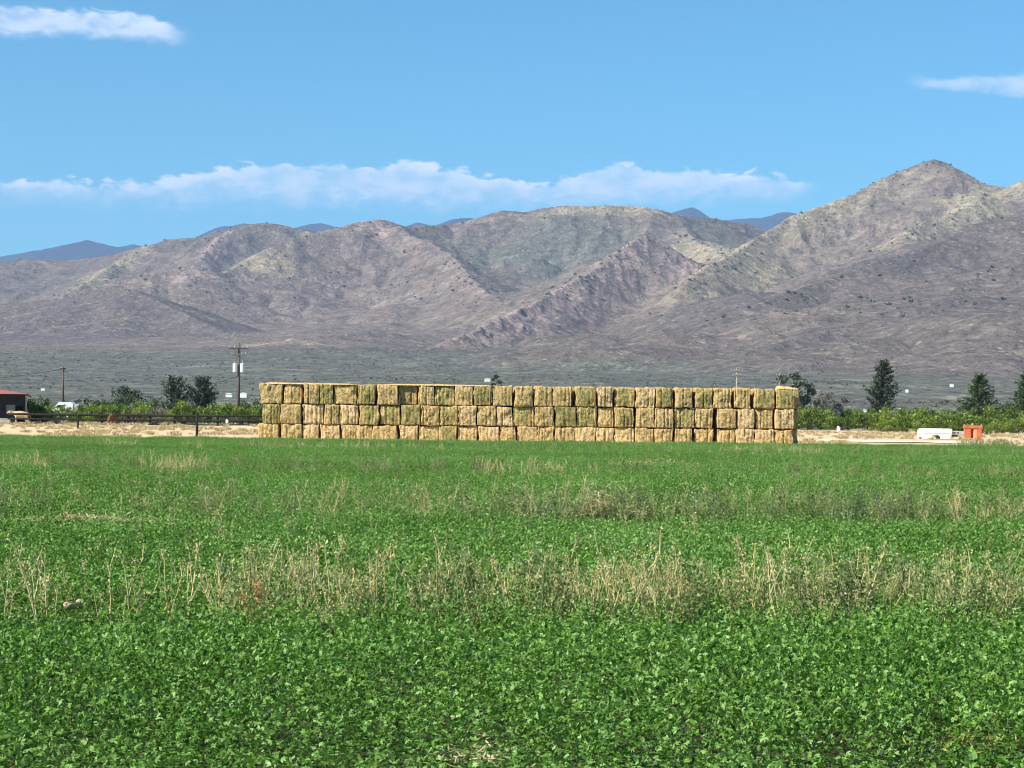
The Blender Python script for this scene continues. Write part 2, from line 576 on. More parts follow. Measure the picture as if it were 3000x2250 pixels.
def ground_mat():
    m, t, b, o = new_mat('dry_ground')
    p = coords(t)
    n1 = noise(t, p, 0.05, 4.0)
    n2 = noise(t, p, 0.5, 5.0, 0.6)
    n3 = noise(t, p, 4.0, 5.0, 0.65)
    col = MIX(t, SSTEP(t, n2, 0.3, 0.7), (0.57, 0.415, 0.235), (0.69, 0.53, 0.32))
    col = MIX(t, M(t, 'MULTIPLY', SSTEP(t, n1, 0.45, 0.7), 0.6), col, (0.64, 0.47, 0.31))
    col = MIX(t, M(t, 'MULTIPLY', SSTEP(t, n3, 0.55, 0.78), 0.45), col, (0.36, 0.27, 0.155))
    # under the crop the soil is dark green brown; past the fence and hedge it turns to green grey desert grass
    sp_ = N(t, 'ShaderNodeSeparateXYZ')
    L(t, p, sp_.inputs[0])
    crop_soil = M(t, 'SUBTRACT', 1.0, SSTEP(t, M(t, 'ADD', sp_.outputs[1], M(t, 'MULTIPLY', n2, 0.6)), 114.3, 115.6))
    col = MIX(t, crop_soil, col, MIX(t, n3, (0.030, 0.034, 0.014), (0.060, 0.056, 0.026)))
    lef = M(t, 'SUBTRACT', 1.0, SSTEP(t, sp_.outputs[0], -38.0, -22.0))
    far = SSTEP(t, M(t, 'ADD', M(t, 'ADD', sp_.outputs[1], M(t, 'MULTIPLY', n1, 30.0)), M(t, 'MULTIPLY', lef, 26.0)), 262.0, 300.0)
    col = MIX(t, far, col, MIX(t, n2, (0.085, 0.090, 0.062), (0.145, 0.14, 0.10)))
    L(t, col, b.inputs['Base Color'])
    b.inputs['Roughness'].default_value = 0.95
    bump(t, b, M(t, 'ADD', n2, M(t, 'MULTIPLY', n3, 0.6)), 0.7, 0.25)
    return m


MAT['ground'] = ground_mat()


def track_mat():
    m, t, b, o = new_mat('pale_dirt_track')
    p = coords(t)
    n2 = noise(t, p, 0.7, 5.0, 0.6, 0.0, (0.3, 1, 1))
    L(t, MIX(t, n2, (0.70, 0.58, 0.41), (0.82, 0.73, 0.56)), b.inputs['Base Color'])
    b.inputs['Roughness'].default_value = 0.95
    bump(t, b, n2, 0.4, 0.1)
    return m


MAT['track'] = track_mat()


def mountain_mat():
    m, t, b, o = new_mat('desert_mountain')
    p = coords(t)
    at_ = N(t, 'ShaderNodeAttribute', attribute_name='cover')
    sc = N(t, 'ShaderNodeSeparateColor')
    L(t, at_.outputs['Color'], sc.inputs[0])
    n0 = noise(t, p, 1 / 260, 5.0, 0.6, 0.4)
    n1 = noise(t, p, 1 / 60, 5.0, 0.65, 0.3)
    n2 = noise(t, p, 1 / 14, 4.0, 0.65)
    n3 = noise(t, p, 1 / 22, 4.0, 0.6, 0.0, (0.35, 1.0, 1.0))
    shrub = MIX(t, SSTEP(t, n1, 0.3, 0.7), (0.116, 0.092, 0.083), (0.196, 0.157, 0.135))
    shrub = MIX(t, M(t, 'MULTIPLY', SSTEP(t, n0, 0.45, 0.7), 0.6), shrub, (0.180, 0.154, 0.114))
    ab = N(t, 'ShaderNodeAttribute', attribute_name='brush')
    shrub = MIX(t, SSTEP(t, M(t, 'ADD', ab.outputs['Fac'], M(t, 'MULTIPLY', M(t, 'SUBTRACT', n1, 0.5), 0.6)), 0.1, 0.95), MIX(t, 0.15, shrub, (0.25, 0.20, 0.16)), MIX(t, 0.65, shrub, (0.098, 0.084, 0.080)))  # high brush values also paint in slope shade
    tan = MIX(t, SSTEP(t, n2, 0.35, 0.65), (0.225, 0.187, 0.128), (0.34, 0.288, 0.198))
    rock = MIX(t, SSTEP(t, n2, 0.35, 0.7), (0.20, 0.148, 0.132), (0.39, 0.30, 0.262))
    green = MIX(t, SSTEP(t, n3, 0.35, 0.65), (0.098, 0.102, 0.082), (0.138, 0.138, 0.112))
    f_t = SSTEP(t, M(t, 'ADD', sc.outputs[0], M(t, 'MULTIPLY', M(t, 'SUBTRACT', n1, 0.5), 1.1)), 0.3, 0.75)
    f_r = SSTEP(t, M(t, 'ADD', sc.outputs[1], M(t, 'MULTIPLY', M(t, 'SUBTRACT', n1, 0.5), 1.1)), 0.3, 0.75)
    f_g = SSTEP(t, M(t, 'ADD', sc.outputs[2], M(t, 'MULTIPLY', M(t, 'SUBTRACT', n0, 0.5), 0.7)), 0.2, 0.8)
    col = MIX(t, f_t, shrub, tan)
    col = MIX(t, f_r, col, rock)
    col = MIX(t, f_g, col, green)
    # bare pale ground patches on the slopes
    bare = SSTEP(t, M(t, 'ADD', noise(t, p, 1 / 45, 4.0, 0.6, 0.2, (0.45, 1, 1)), M(t, 'MULTIPLY', n2, 0.25)), 0.70, 0.82)
    col = MIX(t, M(t, 'MULTIPLY', bare, 0.3), col, (0.37, 0.315, 0.235))
    # grain of boulders, grass and low brush
    n4 = noise(t, p, 1 / 26, 6.0, 0.72, 0.6)
    gr = N(t, 'ShaderNodeHueSaturation')
    L(t, col, gr.inputs['Color'])
    L(t, M(t, 'MULTIPLY_ADD', SSTEP(t, n4, 0.28, 0.72), 0.7, 0.74), gr.inputs['Value'])
    col = gr.outputs[0]
    # single shrubs
    vo = N(t, 'ShaderNodeTexVoronoi', inp={'Scale': 1 / 17, 'Randomness': 1.0})
    L(t, p, vo.inputs['Vector'])
    dots = M(t, 'SUBTRACT', 1.0, SSTEP(t, vo.outputs['Distance'], 0.18, 0.42))
    vm = N(t, 'ShaderNodeSeparateColor')
    L(t, vo.outputs['Color'], vm.inputs[0])
    dots = M(t, 'MULTIPLY', dots, SSTEP(t, M(t, 'ADD', vm.outputs[0], M(t, 'MULTIPLY', n0, 0.5)), 0.55, 0.85))
    v2 = N(t, 'ShaderNodeTexVoronoi', inp={'Scale': 1 / 9.5, 'Randomness': 1.0})
    L(t, p, v2.inputs['Vector'])
    d2 = M(t, 'SUBTRACT', 1.0, SSTEP(t, v2.outputs['Distance'], 0.15, 0.5))
    vm2 = N(t, 'ShaderNodeSeparateColor')
    L(t, v2.outputs['Color'], vm2.inputs[0])
    d2 = M(t, 'MULTIPLY', d2, SSTEP(t, M(t, 'ADD', vm2.outputs[0], M(t, 'MULTIPLY', n1, 0.7)), 0.62, 0.95))
    lite = M(t, 'MULTIPLY', M(t, 'SUBTRACT', 1.0, SSTEP(t, v2.outputs['Distance'], 0.15, 0.5)), SSTEP(t, M(t, 'ADD', vm2.outputs[1], M(t, 'MULTIPLY', n1, 0.4)), 0.9, 1.1))
    col = MIX(t, M(t, 'MULTIPLY', d2, 0.6), col, (0.070, 0.066, 0.052))
    col = MIX(t, M(t, 'MULTIPLY', lite, 0.6), col, (0.36, 0.30, 0.235))
    col = MIX(t, M(t, 'MULTIPLY', dots, 0.5), col, (0.075, 0.073, 0.058))
    L(t, col, b.inputs['Base Color'])
    b.inputs['Roughness'].default_value = 0.95
    b.inputs['Specular IOR Level'].default_value = 0.1
    bump(t, b, M(t, 'ADD', M(t, 'MULTIPLY', n1, 1.0), M(t, 'ADD', M(t, 'MULTIPLY', n2, 0.35), M(t, 'MULTIPLY', n4, 0.6))), 1.0, 13.0)
    return m


MAT['mountain'] = mountain_mat()


def far_mat():
    m, t, b, o = new_mat('hazy_far_mountain')
    p = coords(t)
    n1 = noise(t, p, 1 / 500, 5.0, 0.6)
    L(t, MIX(t, SSTEP(t, n1, 0.35, 0.7), (0.008, 0.020, 0.040), (0.028, 0.042, 0.062)), b.inputs['Base Color'])  # blue of the distance haze painted into the base colour
    b.inputs['Roughness'].default_value = 1.0
    b.inputs['Specular IOR Level'].default_value = 0.0
    bump(t, b, n1, 1.0, 120.0)
    return m


MAT['far'] = far_mat()


# ------------------------------------------------------------------ terrain: ground, mountains, far mountains
def build_ground():
    ys = np.concatenate([np.linspace(-80, 110, 40), np.linspace(113, 320, 140), np.linspace(325, 600, 40)])
    xs = np.linspace(-420, 420, 400)
    X, Y = np.meshgrid(xs, ys)
    amp = np.clip((Y - 117) / 10, 0, 1) * np.clip((560 - Y) / 60, 0, 1)
    Z = base_z(Y) + amp * ((fbm(X / 9, Y / 9, 4) - 0.5) * 0.28 + (fbm(X / 45 + 3, Y / 45, 3) - 0.5) * 0.35)
    V = np.stack([X, Y, Z], -1).reshape(-1, 3)
    nx, ny = len(xs), len(ys)
    I = np.arange(nx * ny).reshape(ny, nx)
    F = np.stack([I[:-1, :-1], I[:-1, 1:], I[1:, 1:], I[1:, :-1]], -1).reshape(-1, 4)
    tag(mesh_obj('ground', np_mesh('ground', V, F, True), MAT['ground']), kind='structure')
    V2 = []
    n = 60
    for i in range(n + 1):
        x = X_at(2260, 155) + (X_at(3300, 155) - X_at(2260, 155)) * i / n
        w = 4.5 * max(0.12, 1 - max(0, (x - X_at(2700, 155)) / 12))
        for k in range(5):
            y = 149 + w * k / 2.0 + 0.5 * math.sin(x * 0.5)
            amp1 = min(1, max(0, (y - 117) / 10))
            z = gz(y) + amp1 * (float((fbm(np.array([x / 9]), np.array([y / 9]), 4) - 0.5)[0]) * 0.28 + float((fbm(np.array([x / 45 + 3]), np.array([y / 45]), 3) - 0.5)[0]) * 0.35)
            V2.append((x, y, z + 0.05))
    F2 = [(i * 5 + k, (i + 1) * 5 + k, (i + 1) * 5 + k + 1, i * 5 + k + 1) for i in range(n) for k in range(4)]
    tag(mesh_obj('dirt_track', np_mesh('dirt_track', V2, F2, True), MAT['track']), kind='structure')


build_ground()


def ground_at(x, y):
    amp = min(1, max(0, (y - 117) / 10)) * min(1, max(0, (560 - y) / 60))
    a = np.array([x]), np.array([y])
    return gz(y) + amp * float(((fbm(a[0] / 9, a[1] / 9, 4) - 0.5) * 0.28 + (fbm(a[0] / 45 + 3, a[1] / 45, 3) - 0.5) * 0.35)[0])


# ridge lines: photograph outline of each crest with the distance it stands at; falloff slope; surface cover
RIDGES = [
    # (name, [(px, py, Y)], slope, tan, rock, cover width m, skyline)
    ('left_range', [(-700, 800, 6600), (-300, 775, 6500), (0, 768, 6400), (81, 755, 6400), (149, 761, 6400), (203, 761, 6400), (316, 747, 6300),
                    (429, 716, 6200), (488, 695, 6100), (570, 689, 6100), (655, 680, 6100), (705, 657, 6100), (769, 652, 6100),
                    (814, 659, 6100), (859, 671, 6100), (900, 678, 6100), (1000, 700, 6100)], 0.42, 0.15, 0.1, 90),
    ('left_spur', [(430, 740, 6000), (330, 775, 5800), (260, 820, 5500), (200, 850, 5300)], 0.42, 0.6, 0.0, 70),
    ('red_knob', [(675, 690, 6000), (640, 705, 5930), (600, 735, 5750)], 0.42, 0.1, 0.7, 40),
    ('middle_hill', [(190, 856, 4500), (316, 829, 4550), (452, 802, 4600), (533, 784, 4650), (579, 781, 4680), (633, 797, 4720),
                     (660, 800, 4740), (701, 775, 4800), (769, 734, 4900), (859, 693, 5000), (1000, 667, 5100), (1045, 650, 5150),
                     (1104, 641, 5200), (1136, 645, 5250), (1190, 661, 5300), (1253, 660, 5400), (1316, 655, 5500), (1371, 644, 5500),
                     (1429, 627, 5500), (1470, 613, 5500), (1542, 615, 5500), (1574, 604, 5500), (1669, 595, 5450), (1723, 599, 5450),
                     (1805, 598, 5450), (1859, 601, 5450), (1918, 611, 5450), (1986, 631, 5500), (2090, 638, 5600), (2167, 656, 5700),
                     (2226, 669, 5750), (2330, 700, 5750)], 0.46, 0.35, 0.12, 75),
    ('middle_spur', [(1170, 680, 5120), (1300, 730, 4900), (1370, 800, 4500), (1440, 880, 4100)], 0.40, 0.2, 0.35, 60),
    ('rocky_knob', [(1316, 987, 2950), (1452, 935, 3250), (1556, 897, 3500), (1633, 851, 3750), (1723, 802, 3950), (1836, 729, 4150),
                    (1880, 692, 4250), (1905, 684, 4280), (1949, 734, 4280), (2000, 790, 4200), (2060, 850, 4000)], 0.50, 0.2, 0.6, 85),
    ('tan_shoulder', [(2010, 680, 5250), (2040, 706, 5000), (2120, 760, 4700)], 0.42, 0.8, 0.0, 110),
    ('pyramid', [(2000, 838, 3700), (2054, 800, 3850), (2158, 742, 4150), (2226, 680, 4500), (2316, 629, 4600), (2407, 595, 4650), (2497, 563, 4700),
                 (2588, 513, 4750), (2669, 482, 4800), (2705, 468, 4800), (2737, 461, 4800), (2769, 470, 4800), (2805, 493, 4800), (2836, 522, 4800),
                 (2882, 561, 4750), (2909, 570, 4700), (2949, 546, 4650), (2995, 525, 4650), (3100, 480, 4650), (3300, 470, 4700), (3700, 540, 4700)], 0.50, 0.6, 0.12, 120),
    ('pyramid_spur', [(2890, 612, 4580), (2850, 622, 4480), (2780, 640, 4330), (2700, 650, 4150), (2655, 672, 4050)], 0.46, 0.75, 0.25, 90),
    ('right_shoulder', [(3600, 560, 3700), (3000, 639, 3500), (2836, 670, 3450), (2723, 720, 3350), (2588, 758, 3250), (2475, 799, 3150),
                        (2316, 849, 3050), (2181, 908, 2900), (2000, 966, 2750), (1880, 1010, 2600)], 0.30, 0.02, 0.02, 60),
    ('right_foot', [(3400, 690, 2950), (2972, 758, 2800), (2769, 849, 2650), (2588, 921, 2500), (2316, 984, 2350), (2150, 1030, 2250)], 0.22, 0.02, 0.02, 60),
    ('left_foot', [(-300, 900, 4150), (0, 885, 4150), (90, 878, 4100), (230, 862, 4050), (330, 840, 4020), (384, 835, 4000), (429, 858, 3950),
                   (520, 905, 3850), (640, 960, 3650), (760, 1000, 3500)], 0.36, 0.04, 0.05, 80),
    ('small_mound', [(782, 1024, 3050), (820, 1003, 3050), (850, 995, 3050), (895, 1000, 3050), (949, 1018, 3050)], 0.22, 0.7, 0.0, 90),
    ('low_rise', [(1100, 960, 3300), (1000, 975, 3250), (900, 985, 3250)], 0.24, 0.1, 0.1, 80),
]


# brush and dry grass per slope, with lit and shaded facets painted in
BRUSH_SHADE = {'left_range': 0.65, 'middle_hill': 0.35, 'middle_spur': 0.15, 'rocky_knob': 0.15, 'tan_shoulder': 0.0, 'pyramid': 0.12, 'pyramid_spur': 0.0,
         'right_shoulder': 0.85, 'right_foot': 0.6, 'left_foot': 0.85, 'low_rise': 0.6, 'small_mound': 0.2, 'left_spur': 0.2, 'red_knob': 0.3}
TANBASE = {'pyramid': 0.22, 'tan_shoulder': 0.5, 'pyramid_spur': 0.4, 'left_spur': 0.3, 'middle_spur': 0.12}


def build_mountains():
    cols = np.arange(-560, 3560, 4.6)
    yr = np.concatenate([np.geomspace(600, 2200, 90, endpoint=False), np.arange(2200, 6900, 11.5), np.geomspace(6900, 9500, 24)])
    dirs = [ray(float(c), 1229.0) for c in cols]
    tx = np.array([d.x / d.y for d in dirs])
    Y, T = np.meshgrid(yr, tx, indexing='ij')
    X = T * Y
    B = base_z(Y) + (fbm(X / 500, Y / 500, 4) - 0.5) * np.clip((Y - 600) / 1500, 0, 1) * 22
    # warp the plan so that slopes break into spurs and gullies
    wx = (fbm(X / 420 + 5, Y / 420, 4) - 0.5) * 2
    wy = (fbm(X / 420 + 55, Y / 420 + 8, 4) - 0.5) * 2
    warp = 1 + 0.42 * (ridged(X / 330, Y / 330 + 4, 3) - 0.55)
    S = np.zeros_like(X)
    BZ = base_z(Y)
    crest = np.zeros_like(X)
    tanw = np.zeros_like(X)
    rockw = np.zeros_like(X)
    Pn = 7.0
    brush = np.zeros_like(X)
    tbase = np.zeros_like(X)
    for name, pts, slope, tw, rw, cw in RIDGES:
        P = [at(*p) for p in pts]
        c = np.zeros_like(X)
        d = np.full(X.shape, 1e9)
        hh = np.ones_like(X)
        for a, e in zip(P[:-1], P[1:]):
            dx, dy = e.x - a.x, e.y - a.y
            s = np.clip(((X - a.x) * dx + (Y - a.y) * dy) / (dx * dx + dy * dy), 0, 1)
            ds = np.hypot(X - a.x - s * dx, Y - a.y - s * dy)
            hs_ = np.maximum(a.z + s * (e.z - a.z) - BZ, 1.0)
            t = ds * warp * slope / hs_
            cs = hs_ * (0.62 * np.clip(1 - t, 0, 1) ** 1.15 + 0.38 * np.exp(-1.7 * t))
            m = cs > c
            c = np.where(m, cs, c)
            hh = np.where(m, hs_, hh)
            d = np.minimum(d, ds)
        wgt = np.maximum(c, 0.01) ** Pn
        S += wgt
        brush += wgt * BRUSH_SHADE.get(name, 0.4)
        tbase += wgt * TANBASE.get(name, 0.0)
        near = np.exp(-(d / 60.0) ** 2)
        crest = np.maximum(crest, near * np.clip(c / (hh + 1), 0, 1))
        k = np.exp(-(d / cw) ** 2)
        tanw = np.maximum(tanw, tw * k)
        rockw = np.maximum(rockw, rw * k)
    H = S ** (1 / Pn)
    brush, tbase = brush / S, tbase / S
    rel = np.clip(H / 250, 0, 1)
    g1 = ridged(X / 260 + 0.5 * wx, Y / 300 + 0.5 * wy, 5) - 0.5
    g2 = fbm(X / 70 + wx, Y / 70 + wy, 4) - 0.5
    g3 = ridged(X / 110 + wx, Y / 150, 4) - 0.5
    keep = 1 - 0.85 * crest
    H = H + keep * (g1 * 46 * rel ** 0.8 + g3 * 13 * rel ** 0.7) + g2 * (1.5 + 6 * rel) * (1 - 0.6 * crest)
    H = H + np.clip(rockw, 0, 1) * (ridged(X / 34, Y / 60, 3) - 0.45) * 20     # outcrops
    Z = B + np.maximum(H, 0) * 1.0
    e = np.clip((Y - 600) / 60, 0, 1)
    Z = base_z(600) * (1 - e) + Z * e
    hrel = (Z - base_z(Y))
    green = np.clip(1 - hrel / 38, 0, 1) * np.clip((3500 - Y) / 900, 0.0, 1)
    patch = fbm(X / 300 + 9, Y / 380, 4)
    tanw = np.clip(tanw * (0.6 + 0.9 * patch) + 0.40 * np.clip((patch - 0.62) / 0.15, 0, 1) * rel + 0.2 * np.clip(g1, 0, 1) * rel, 0, 1)
    rockw = np.clip(rockw * (0.5 + patch), 0, 1)
    # plant and rock cover on single slopes, the basin's shade painted in as scrub: (pixel, distance, size across, size away, tan, rock, dense scrub)
    for px, py, Yb, sx, sy, ta, ro, gr_ in [(2737, 475, 4790, 75, 45, 0, 0.35, 0.7), (1650, 720, 5100, 330, 420, 0, 0, 0.75), (2080, 700, 5350, 120, 300, 0, 0, 0.7), (820, 740, 5900, 260, 260, 0, 0.05, 0.45),
                                            (1100, 665, 5150, 75, 110, 0, 0.9, 0), (1250, 860, 4500, 330, 380, 0.12, 0.42, 0), (540, 815, 4650, 150, 160, 0.2, 0.6, 0),
                                            (760, 750, 4850, 130, 110, 0.75, 0, 0), (1800, 606, 5420, 330, 60, 0.75, 0, 0), (2700, 560, 4600, 190, 200, 0.3, 0.12, 0),
                                            (2800, 650, 4250, 220, 140, 0.45, 0.35, 0), (2600, 900, 2900, 500, 420, 0, 0.10, 0.0), (60, 830, 5200, 200, 300, 0.25, 0.15, 0)]:
        q = at(px, py, Yb)
        k = np.exp(-((X - q.x) / sx) ** 2 - ((Y - Yb) / sy) ** 2) * (0.6 + 0.8 * patch)
        tanw, rockw, green = np.maximum(tanw * (1 - 0.8 * gr_ * k), ta * k), np.maximum(rockw, ro * k), np.maximum(green, gr_ * k)
    tanw = np.clip(np.maximum(tanw, tbase * (0.4 + 1.1 * patch) * rel), 0, 1)
    brush = np.clip(brush + 0.6 * (patch - 0.5), 0, 1)
    V = np.stack([X, Y, Z], -1).reshape(-1, 3)
    ny, nx = X.shape
    I = np.arange(nx * ny).reshape(ny, nx)
    F = np.stack([I[:-1, :-1], I[:-1, 1:], I[1:, 1:], I[1:, :-1]], -1).reshape(-1, 4)
    me = np_mesh('mountains', V, F, True, {'brush': brush.ravel(), 'cover': np.stack([tanw, rockw, green], -1).reshape(-1, 3)})
    o = mesh_obj('mountains', me, MAT['mountain'])
    tag(o, kind='structure')
    return X, Y, Z, hrel, crest * (1 - 0.75 * brush), tx, yr, tanw, rockw


MT = build_mountains()


def build_far():
    pts = [(-800, 740), (-300, 770), (0, 752), (104, 729), (181, 711), (249, 700), (289, 711), (335, 725), (384, 716), (430, 725), (520, 712), (579, 686), (633, 661),
           (705, 649), (770, 668), (859, 666), (904, 652), (936, 649), (972, 659), (1080, 690), (1190, 661), (1212, 652), (1260, 660), (1316, 643),
           (1375, 637), (1500, 650), (1700, 640), (1880, 635), (1963, 618), (2023, 607), (2045, 614), (2077, 634), (2136, 641), (2226, 637),
           (2289, 621), (2316, 623), (2400, 650), (2700, 640), (3100, 660), (3800, 700)]
    xs = np.arange(-780, 3780, 6.0)
    tops = np.array([at(float(c), float(np.interp(c, [p[0] for p in pts], [p[1] for p in pts])), 17000.0)[2] for c in xs])
    tx = np.array([ray(float(c), 1229.0).x / ray(float(c), 1229.0).y for c in xs])
    ys = np.linspace(13500, 19500, 120)
    Y, T = np.meshgrid(ys, tx, indexing='ij')
    X = T * Y
    Htop = np.broadcast_to(tops, X.shape)
    t = np.abs(Y - 17000) / 3600
    g = ridged(X / 1400, Y / 1400, 5) - 0.5
    Z = Htop * np.clip(1 - t, 0, 1) ** 1.1 + g * 380 * np.clip(t * 2.5, 0, 1) * np.clip(1.0 - t, 0, 1) + (fbm(X / 220, Y / 220, 4) - 0.5) * 45
    V = np.stack([X, Y, np.maximum(Z, 1.0)], -1).reshape(-1, 3)
    ny, nx = X.shape
    I = np.arange(nx * ny).reshape(ny, nx)
    F = np.stack([I[:-1, :-1], I[:-1, 1:], I[1:, 1:], I[1:, :-1]], -1).reshape(-1, 4)
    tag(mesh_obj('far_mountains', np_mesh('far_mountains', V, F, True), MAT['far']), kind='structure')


build_far()


# ------------------------------------------------------------------ instanced cover (stuff)
def proto_collection(name, objs):
    c = bpy.data.collections.new(name)
    for o in objs:
        c.objects.link(o)
    return c


def gn_scatter(name, pts, rots, scales, idx, coll, label=None):
    me = bpy.data.meshes.new(name)
    me.vertices.add(len(pts))
    me.vertices.foreach_set('co', np.asarray(pts, dtype=np.float32).ravel())
    a = me.attributes.new('inst_rot', 'FLOAT_VECTOR', 'POINT')
    a.data.foreach_set('vector', np.asarray(rots, dtype=np.float32).ravel())
    a = me.attributes.new('inst_scale', 'FLOAT_VECTOR', 'POINT')
    a.data.foreach_set('vector', np.asarray(scales, dtype=np.float32).ravel())
    a = me.attributes.new('inst_idx', 'INT', 'POINT')
    a.data.foreach_set('value', np.asarray(idx, dtype=np.int32))
    o = mesh_obj(name, me)
    g = bpy.data.node_groups.new(name + '_nodes', 'GeometryNodeTree')
    g.interface.new_socket('Geometry', in_out='INPUT', socket_type='NodeSocketGeometry')
    g.interface.new_socket('Geometry', in_out='OUTPUT', socket_type='NodeSocketGeometry')
    gi, go = g.nodes.new('NodeGroupInput'), g.nodes.new('NodeGroupOutput')
    ci = g.nodes.new('GeometryNodeCollectionInfo')
    ci.inputs[0].default_value = coll
    ci.inputs['Separate Children'].default_value = True
    ci.inputs['Reset Children'].default_value = True
    ip = g.nodes.new('GeometryNodeInstanceOnPoints')
    ip.inputs['Pick Instance'].default_value = True

    def attr(nm, typ):
        n = g.nodes.new('GeometryNodeInputNamedAttribute')
        n.data_type = typ
        n.inputs['Name'].default_value = nm
        return n.outputs['Attribute']
    g.links.new(gi.outputs[0], ip.inputs['Points'])
    g.links.new(ci.outputs[0], ip.inputs['Instance'])
    g.links.new(attr('inst_idx', 'INT'), ip.inputs['Instance Index'])
    g.links.new(attr('inst_rot', 'FLOAT_VECTOR'), ip.inputs['Rotation'])
    g.links.new(attr('inst_scale', 'FLOAT_VECTOR'), ip.inputs['Scale'])
    g.links.new(ip.outputs[0], go.inputs[0])
    md = o.modifiers.new('scatter', 'NODES')
    md.node_group = g
    tag(o, label, kind='stuff')
    return o


def leaf_cloud(C, D, U, ln, wd, fold, tint):
    """folded rhombic leaves: centres C, long direction D, width direction U"""
    n = len(C)
    Nn = np.cross(D, U)
    base = C - D * (ln / 2)[:, None]
    tip = C + D * (ln / 2)[:, None]
    l = C + U * (wd / 2)[:, None] + Nn * (fold * wd)[:, None]
    r = C - U * (wd / 2)[:, None] + Nn * (fold * wd)[:, None]
    V = np.stack([base, r, tip, l], 1).reshape(-1, 3)
    F = np.arange(4 * n).reshape(n, 4)
    return V, F, np.repeat(tint, 4)


def unit(a):
    return a / np.maximum(np.linalg.norm(a, axis=-1, keepdims=True), 1e-9)


def rand_frames(rs, n, up=0.6):
    """random leaf planes whose normals lean upward"""
    nm = unit(rs.normal(size=(n, 3)) + np.array([0, 0, up * 2.2]))
    a = unit(np.cross(nm, rs.normal(size=(n, 3))))
    return a, np.cross(nm, a)


CROP_H = 0.36


def alfalfa_patch(seed):
    rs = np.random.RandomState(seed)
    ns = 215
    C, D, U, ln, wd, ti = [], [], [], [], [], []
    for s in range(ns):
        bx, by = rs.uniform(-0.55, 0.55, 2)
        h = CROP_H * rs.uniform(0.62, 1.12)
        lean = rs.normal(size=2) * 0.09
        stem_t = rs.uniform(-0.16, 0.16)
        if rs.rand() < 0.06:
            h *= 1.22
        k = rs.randint(12, 18)
        for j in range(k):
            t = 1 - (j / k) ** 1.15 * 0.74
            z = h * t
            r = (0.015 + 0.05 * (1 - t) + 0.03) * rs.uniform(0.5, 1.3)
            a = rs.uniform(0, 2 * math.pi)
            c = np.array([bx + lean[0] * t + r * math.cos(a), by + lean[1] * t + r * math.sin(a), z])
            nm = unit(np.array([math.cos(a) * 0.5, math.sin(a) * 0.5, 0.75]) + rs.normal(size=3) * 0.52)
            f = unit(np.cross(nm, np.cross(np.array([math.cos(a), math.sin(a), 0.1]), nm)))
            sz = rs.uniform(0.011, 0.026) * (0.8 + 0.35 * rs.rand())
            side = np.cross(nm, f)
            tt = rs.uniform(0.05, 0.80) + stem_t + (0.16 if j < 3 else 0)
            for q in (-1, 0, 1):
                dd = unit(f + side * q * 0.95 + nm * rs.normal() * 0.2)
                C.append(c + dd * sz * 0.55)
                D.append(dd)
                U.append(unit(np.cross(nm + rs.normal(size=3) * 0.15, dd)))
                ln.append(sz)
                wd.append(sz * rs.uniform(0.34, 0.60))
                ti.append(tt + rs.uniform(-0.16, 0.16))
    V, F, T = leaf_cloud(np.array(C), np.array(D), np.array(U), np.array(ln), np.array(wd), 0.12, np.array(ti))
    me = np_mesh('alfalfa_patch', V, F, True, {'tint': T})
    return mesh_obj('alfalfa_patch', me, MAT['alfalfa'], link=False)


def build_crop():
    pr = proto_collection('alfalfa_patches', [alfalfa_patch(100 + i) for i in range(6)])
    rs = np.random.RandomState(5)
    P = []
    y = 1.5
    while y < 114.2:
        hw = 0.285 * y + 7
        n = int(2 * hw / 0.93)
        xs = (np.arange(n) - n / 2) * 0.93 + rs.uniform(-0.12, 0.12, n)
        for x in xs:
            P.append((x, y + rs.uniform(-0.12, 0.12), 0))
        y += 0.93
    P = np.array(P)
    # bare or dead spots seen in the stand
    spots = [(1385, 2140, 0.33), (2905, 2115, 0.38), (1755, 1500, 0.9), (215, 1756, 0.3)]
    n = len(P)
    hv = 0.78 + 0.44 * fbm(P[:, 0] / 2.6 + 40, P[:, 1] / 2.6, 3) + rs.uniform(-0.11, 0.11, n)
    for px, py, rr in spots:
        q = ray(px, py)
        c = Vector((0, 0, EYE)) + q * ((EYE - CROP_H) / -q.z)
        dd = np.hypot(P[:, 0] - c.x, (P[:, 1] - c.y))
        hv = np.where(dd < rr + 0.4, hv * 0.62, hv)
    rots = np.c_[np.zeros(n), np.zeros(n), rs.uniform(0, 2 * math.pi, n)]
    sc = np.c_[np.full(n, 1.05), np.full(n, 1.05), hv]
    gn_scatter('alfalfa_crop', P, rots, sc, rs.randint(0, 6, n), pr, 'dense green alfalfa crop covering the field in front of the hay stack')


build_crop()


